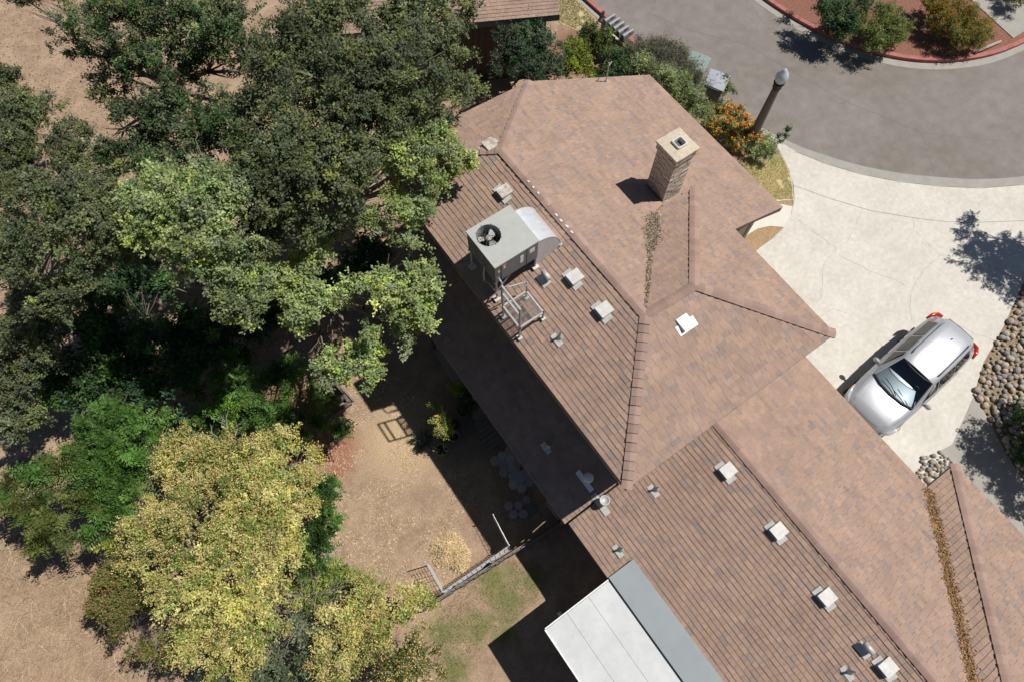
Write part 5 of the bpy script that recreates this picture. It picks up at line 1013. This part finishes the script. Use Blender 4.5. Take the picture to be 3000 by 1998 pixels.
# ---------------------------------------------------------------- street furniture
b = G(2187, 437); lp = root('street_lamp', 'brown concrete lamp post with white acorn globe beside the lantana', 'street lamp', b)
mb = MB(); mb.lathe([(.23, 0), (.23, .25), (.19, .32), (.165, .45), (.118, 2.95), (.11, 3.0)], (0, 0, 0), 16); mb.obj('post', M['lampost'], lp, True)
mb = MB(); mb.lathe([(.11, 3.0), (.15, 3.06), (.13, 3.12), (.17, 3.22), (.18, 3.26), (.10, 3.28)], (0, 0, 0), 18); mb.obj('capital', M['black'], lp, True)
mb = MB(); mb.lathe([(.12, 3.27), (.17, 3.34), (.20, 3.44), (.195, 3.54), (.15, 3.66), (.09, 3.72), (.08, 3.75), (.05, 3.79), (.01, 3.82)], (0, 0, 0), 24); mb.obj('globe', M['globe'], lp, True)
p = G(2175, 447); mb = MB(); mb.blob((0, 0, .06), (.16, .14, .14), seed=4); o = mb.obj('rock', M['cement'], None, True); o.location = (p.x, p.y, 0); tag(o, 'small round rock at the foot of the lamp post', 'rock')
def wheelie(label, u, v, rz, m):
    b = G(u, v); o = root('wheelie_bin', label, 'bin', b, rz, 'bins on the street')
    mb = MB(); mb.box((0, 0, .5), (.56, .62, .9), tx=1.18, ty=1.18); mb.obj('body', M['binb'], o)
    mb = MB(); n = 8; vs = []
    for i in range(n + 1):
        x = -.38 + .80 * i / n; h = .965 + .06 * math.sin(math.pi * i / n)
        for y, k in ((-.40, -.05), (-.35, .0), (0, .02), (.35, .0), (.40, -.05)): vs.append((x, y, h + k))
    fs = [(i * 5 + j, (i + 1) * 5 + j, (i + 1) * 5 + j + 1, i * 5 + j + 1) for i in range(n) for j in range(4)]; mb.add(vs, fs); mb.prism([(-.37, -.39), (.41, -.39), (.41, .39), (-.37, .39)], .93, .966); ld = mb.obj('lid', m, o)
    for x in (-.12, .08): mb = MB(); mb.box((x, 0, 1.03), (.02, .44, .015)); mb.obj('lid_rib', m, ld)
    mb = MB(); mb.tube([(-.37, -.25, .93), (-.42, -.25, .95), (-.42, .25, .95), (-.37, .25, .93)], .018, 8); mb.obj('handle', M['binb'], o)
    for y in (-.24, .24): mb = MB(); mb.tube([(-.28, y - .03, .11), (-.28, y + .03, .11)], .11, 16); mb.obj('wheel', M['rubber'], o)
wheelie('green-grey wheelie bin standing on the street next to the purple sage', 2024, 240, R(-35 + 63), M['bin1']); wheelie('plain grey wheelie bin standing on the street, nearer the lamp post', 2078, 292, R(-35 + 63), M['bin2'])
# mailboxes: five on one wooden stand
A_, B_ = G(1772, 62, 1.15), G(1838, 118, 1.15); d = (B_ - A_).normalized(); an = math.atan2(d.y, d.x); L = (B_ - A_).length
ms = root('mailbox_stand', 'dark wooden stand with two posts carrying five mailboxes', 'stand', (A_.x, A_.y, 0), an)
mb = MB(); mb.box((L / 2, 0, 1.08), (L + .5, .22, .07)); mb.obj('shelf', M['darkwood'], ms); mb = MB(); mb.box((L / 2, -.05, .75), (L + .1, .05, .12)); mb.obj('cross_rail', M['wood'], ms)
for x in (-.05, L + .1): mb = MB(); mb.box((x, 0, .52), (.11, .11, 1.04)); mb.obj('post', M['darkwood'], ms)
mb = MB(); mb.box((-.2, .02, 1.2), (.05, .2, .4)); mb.box((-.2, -.3, 1.0), (.04, .3, .06)); mb.obj('end_bracket', M['darkwood'], ms)
dn = ['first mailbox at the upper left end of the wooden stand', 'second mailbox from the upper left end of the stand', 'middle one of five grey mailboxes on the stand', 'fourth mailbox on the stand, second from the sage bush', 'last mailbox on the stand, nearest the sage bush']
for i in range(5):
    s = L * (i + .35) / 5; p = A_ + d * s; o = root('mailbox', dn[i], 'mailbox', (p.x, p.y, 1.12), an, 'mailboxes on the wooden stand'); mb = MB(); n = 10; prof = [(-.082, 0), (-.082, .13)] + [(-.082 * math.cos(math.pi * k / n), .13 + .082 * math.sin(math.pi * k / n)) for k in range(1, n)] + [(.082, .13), (.082, 0)]; m_ = len(prof)
    mb.add([(x, -.12, z) for x, z in prof] + [(x, .38, z) for x, z in prof], [tuple(range(m_)), tuple(range(2 * m_ - 1, m_ - 1, -1))] + [(i2, m_ + i2, m_ + (i2 + 1) % m_, (i2 + 1) % m_) for i2 in range(m_)]); mb.obj('body', M['mailbox'], o)
    mb = MB(); mb.box((.09, .2, .2), (.012, .12, .05)); mb.obj('flag', M['redkerb'], o)
    mb = MB(); mb.box((0, .388, .1), (.14, .012, .16)); mb.obj('door', M['mailbox'], o)
p = G(1741, 92, .5); o = root('paper_tube', 'grey-blue barrel container beside the mailbox stand', 'container', (p.x, p.y, 0)); mb = MB(); mb.lathe([(.13, 0), (.13, .55), (.10, .6), (.01, .62)], (0, 0, 0), 16); mb.obj('body', M['utild'], o, True)
p = G(1800, 142, 0); o = root('utility_box', 'tan utility box with dark side near the mailboxes', 'utility box', p, R(28 - 35)); mb = MB(); mb.box((0, 0, .3), (.42, .4, .6)); mb.obj('body', M['utild'], o); mb = MB(); mb.box((0, 0, .63), (.48, .46, .06)); mb.obj('lid', M['util'], o)
b = G(1436, 228); o = root('stone_stack', 'three pale round stones stacked between the house and shrubs', 'stones', b)
for k, (s, z) in enumerate(((.3, .1), (.26, .3), (.2, .48))): mb = MB(); mb.blob((0, 0, z), (s, s, .2), seed=k, rough=.06); mb.obj('stone', M['conc2'], o, True)
b = G(2410, 122); p = G(2395, 0, .1); o = root('landscape_log', 'grey driftwood log lying by the island walkway', 'log', (*g2(2895, 145), .115)); q_ = o.location.copy(); mb = LB(q_); a, c_ = G(2858, 155, .2), G(2932, 122, .2); mb.tube([a, a.lerp(c_, .4) + Vector((.02, 0, .02)), c_], [.05, .06, .045], 10); mb.obj('trunk_piece', M['deadwood'], o, True)

# ---------------------------------------------------------------- parked car
cpos = Vector((13.66, -1.22, .016)); car = root('parked_car', 'silver white estate SUV parked nose-in on the driveway', 'car', cpos, R(184.0))
ST = [(2.34, .52, .70), (2.28, .66, .80), (2.15, .76, .90), (1.9, .85, .98), (1.5, .895, 1.03), (1.1, .905, 1.07), (.85, .91, 1.09), (.3, .91, 1.08), (-.6, .91, 1.08), (-1.4, .905, 1.09), (-1.9, .87, 1.10), (-2.15, .78, 1.08), (-2.27, .70, 1.0), (-2.33, .60, .85)]
def sect(x, w_, z): return [(x, w_ * .90, .24), (x, w_ * .99, .42), (x, w_, .70), (x, w_ * .985, z - .12), (x, w_ * .94, z - .03), (x, w_ * .72, z + .0), (x, w_ * .35, z + .025), (x, 0, z + .03)]
mb = MB(); vs = []; 
for x, w_, z in ST:
    h = sect(x, w_, z); vs += h + [(p[0], -p[1], p[2]) for p in h[-2::-1]]
m_ = 15; ns = len(ST)
mb.add(vs, [(i * m_ + j, i * m_ + j + 1, (i + 1) * m_ + j + 1, (i + 1) * m_ + j) for i in range(ns - 1) for j in range(m_ - 1)] + [tuple(range(m_ - 1, -1, -1)), tuple((ns - 1) * m_ + j for j in range(m_))])
body = mb.obj('body', M['carpaint'], car, True); car.scale = (.935, .935, .95)
# cabin: base loop at belt, roof loop
ws = [(.98, .70, 1.10), (.22, .56, 1.585)]; 
RF = [(.22, .56, 1.585), (.0, .585, 1.63), (-.5, .595, 1.66), (-1.1, .59, 1.655), (-1.6, .57, 1.62), (-1.85, .54, 1.575), (-1.98, .49, 1.525)]
mb = MB(); vs = []
for x, w_, z in RF: vs += [(x, w_, z - .035), (x, w_ * .92, z - .008), (x, w_ * .5, z + .012), (x, 0, z + .018), (x, -w_ * .5, z + .012), (x, -w_ * .92, z - .008), (x, -w_, z - .035)]
mb.add(vs, [(i * 7 + j, i * 7 + j + 1, (i + 1) * 7 + j + 1, (i + 1) * 7 + j) for i in range(len(RF) - 1) for j in range(6)]); mb.obj('roof_panel', M['carpaint'], car, True)
BL = [(1.0, .78), (.6, .855), (.0, .86), (-.6, .86), (-1.2, .85), (-1.7, .82), (-2.1, .72)]      # belt line (x, half width) z 1.08
def roof_edge(x):
    for (x0, w0, z0), (x1, w1, z1) in zip(RF, RF[1:]):
        if x <= x0 and x >= x1: t = (x0 - x) / (x0 - x1); return (x, w0 + (w1 - w0) * t, z0 + (z1 - z0) * t - .035)
    return (RF[0][0], RF[0][1], RF[0][2] - .035) if x > RF[0][0] else (RF[-1][0], RF[-1][1], RF[-1][2] - .035)
for sg in (-1, 1):
    seg = [(.78, .24, -.02, .16), (-.06, -.06, -.82, -.80), (-.88, -.86, -1.62, -1.55)]     # bottom front, top front, bottom rear, top rear
    mb = MB(); pts = [(1.0, .78, 1.07)] + [(x, w_, 1.07) for x, w_ in BL[1:]] ; top = [roof_edge(x) for x in (.22, .2, .0, -.6, -1.1, -1.6, -1.85)]
    vs = [(p[0], p[1] * sg, p[2]) for p in pts] + [(p[0], (p[1] - .004) * sg, p[2]) for p in top]; mb.add(vs, [(i, i + 1, 8 + i, 7 + i) for i in range(6)]); mb.obj('side_pillar_panel', M['carpaint'], car)
    for b0, t0, b1, t1 in ((.66, .14, -.02, -.02), (-.10, -.10, -.84, -.82), (-.92, -.90, -1.72, -1.58)):
        def onside(x, f):
            wb = np.interp(-x, [-p[0] for p in BL], [p[1] for p in BL]); e = roof_edge(min(x, .2)); return (x, (wb + (e[1] - wb) * f + .012) * sg, 1.07 + (e[2] - 1.07) * f + .004)
        mb = MB(); mb.add([onside(b0, .12), onside(b1, .12), onside(t1, .88), onside(t0, .88)], [(0, 1, 2, 3)] if sg < 0 else [(3, 2, 1, 0)]); mb.obj('side_window', M['glass'], car)
    mb = MB(); mb.tube([(-.05, .50 * sg, 1.665), (-.2, .51 * sg, 1.70), (-1.5, .50 * sg, 1.70), (-1.65, .485 * sg, 1.66)], .020, 6); mb.obj('roof_rail', M['greypot'], car, True)
    mb = MB(); mb.blob((.62, 1.00 * sg, 1.10), (.16, .22, .15), seed=1, rough=.02); mi = mb.obj('mirror', M['carpaint'], car, True); mb = MB(); mb.box((.64, .91 * sg, 1.07), (.06, .12, .04)); mb.obj('mirror_arm', M['black'], mi)
    mb = MB(); mb.tube([(-1.84, .90 * sg, 1.03), (-2.06, .86 * sg, 1.04), (-2.24, .765 * sg, 1.02), (-2.335, .62 * sg, .97)], [.03, .06, .075, .05], 10); tl = mb.obj('tail_lamp', M['tail'], car, True); mb = MB(); mb.tube([(-2.12, .87 * sg, 1.08), (-2.24, .80 * sg, 1.07)], .025, 8); mb.obj('indicator', M['amber'], tl)
    mb = MB(); mb.tube([(1.70, .895 * sg, .965), (1.92, .865 * sg, .93), (2.10, .80 * sg, .88), (2.24, .66 * sg, .82)], [.02, .05, .065, .05], 10); hl = mb.obj('headlamp', M['lens'], car, True); mb = MB(); mb.tube([(1.74, .905 * sg, .965), (1.86, .905 * sg, .95)], .025, 8); mb.obj('indicator', M['amber'], hl)
    for x in (1.42, -1.38):
        mb = MB(); mb.tube([(x, .70 * sg, .34), (x, .925 * sg, .34)], .345, 24); wh = mb.obj('wheel', M['rubber'], car); mb = MB(); mb.tube([(x, .91 * sg, .34), (x, .932 * sg, .34)], .22, 18); mb.obj('rim', M['chrome'], wh)
    mb = MB(); mb.tube([(.55, .918 * sg, .86), (-.2, .925 * sg, .87), (-1.2, .92 * sg, .89)], .012, 5); mb.obj('door_crease', M['greypot'], car)
    for x in (-.05, -.85): mb = MB(); mb.box((x, .918 * sg, .93), (.15, .022, .025)); mb.obj('door_handle', M['greypot'], car)
W0 = [(1.02, .74, 1.105), (1.14, .40, 1.115), (1.18, 0, 1.12)]; W1 = [(.20, .555, 1.555), (.30, .3, 1.595), (.33, 0, 1.605)]
vsw = [(p[0], p[1], p[2]) for p in W0] + [(p[0], -p[1], p[2]) for p in W0[1::-1]] + [(p[0], p[1], p[2]) for p in W1] + [(p[0], -p[1], p[2]) for p in W1[1::-1]]
mb = MB(); mb.add(vsw, [(i, i + 1, 6 + i, 5 + i) for i in range(4)]); mb.obj('windscreen', M['windscreen'], car, True)
for sg in (-1, 1): mb = MB(); mb.tube([(1.03, .745 * sg, 1.10), (.21, .565 * sg, 1.565)], .028, 6); mb.obj('windscreen_pillar', M['carpaint'], car)
for a, b, h in ((.55, .02, 0), (.15, -.45, .01)): mb = MB(); mb.tube([(1.14 - abs(a) * .12, a, 1.135), (1.0, (a + b) / 2, 1.185), (.95, b, 1.215)], .012, 5); mb.obj('wiper', M['black'], car)
mb = MB(); mb.add([(-1.95, .46, 1.50), (-1.95, -.46, 1.50), (-2.24, -.64, 1.12), (-2.24, .64, 1.12)], [(0, 1, 2, 3), (3, 2, 1, 0)]); mb.obj('rear_window', M['glass'], car)
mb = MB(); mb.prism([(.92, -.74), (1.1, -.4), (1.12, 0), (1.1, .4), (.92, .74), (.5, .72), (.46, -.72)], .94, 1.02); mb.obj('dashboard', M['dash'], car)
mb = MB(); a_ = [(.36 + .06 * math.cos(t) , .36 + .18 * math.sin(t), 1.05 + .17 * math.cos(t)) for t in [k * math.pi / 8 for k in range(17)]]; mb.tube(a_, .016, 6); mb.box((.37, .36, 1.05), (.05, .14, .10)); mb.obj('steering_wheel', M['dash'], car)
for y in (-.36, .36): mb = MB(); mb.box((-.25, y, .85), (.5, .48, .2)); mb.box((-.52, y, 1.15), (.16, .46, .6)); mb.obj('front_seat', M['seat'], car)
mb = MB(); mb.prism([(.9, -.75), (.9, .75), (-2.0, .75), (-2.0, -.75)], .70, .75); mb.obj('cabin_floor', M['seat'], car)
gr = MB(); gr.box((2.33, 0, .70), (.05, .86, .22)); go = gr.obj('grille', M['black'], car)
for z in (.64, .72): mb = MB(); mb.box((2.355, 0, z), (.02, .80, .018)); mb.obj('grille_bar', M['chrome'], go)
mb = MB(); mb.blob((2.365, 0, .70), (.03, .15, .09), n=12, rough=0); mb.obj('emblem', M['chrome'], go, True)
mb = MB(); mb.box((2.33, 0, .42), (.08, 1.05, .16)); mb.obj('lower_grille', M['black'], car)
mb = MB(); mb.box((-2.34, 0, .55), (.10, 1.2, .16)); mb.obj('rear_bumper', M['greypot'], car)
mb = MB(); mb.lathe([(.02, 0), (.012, .05), (.002, .06)], (-1.35, 0, 1.66), 8); mb.obj('roof_antenna', M['black'], car)
def bodyz(x, y):
    w_ = np.interp(-x, [-s[0] for s in ST], [s[1] for s in ST]); z = np.interp(-x, [-s[0] for s in ST], [s[2] for s in ST]); f = abs(y) / w_
    return float(np.interp(f, [0, .35, .72, .94, .985, 1], [z + .03, z + .025, z, z - .03, z - .12, .7]))
def seam(pts, r=.006, name='panel_gap', m='black'):
    mb = MB(); mb.tube([(x, y, bodyz(x, y) + .001) for x, y in pts], r, 4); mb.obj(name, M[m], car)
for sg in (-1, 1): seam([(1.05, .80 * sg), (1.4, .79 * sg), (1.8, .72 * sg), (2.05, .60 * sg), (2.2, .42 * sg)]); seam([(1.0, .72 * sg), (1.3, .62 * sg), (1.8, .50 * sg), (2.15, .36 * sg)], .004, 'bonnet_crease', 'greypot')
seam([(2.2, .42), (2.23, .2), (2.235, 0), (2.23, -.2), (2.2, -.42)])
mb = MB(); mb.tube([(1.04, .74, 1.112), (1.16, .42, 1.125), (1.20, 0, 1.13), (1.16, -.42, 1.125), (1.04, -.74, 1.112)], .03, 6); mb.obj('cowl', M['black'], car)
mb = MB(); mb.tube([(.225, .54, 1.575), (.32, .3, 1.612), (.345, 0, 1.622), (.32, -.3, 1.612), (.225, -.54, 1.575)], .010, 4); mb.obj('roof_gap', M['black'], car)
mb = MB(); mb.tube([(-1.985, .46, 1.52), (-1.99, 0, 1.545), (-1.985, -.46, 1.52)], .012, 4); mb.obj('hatch_gap', M['black'], car)
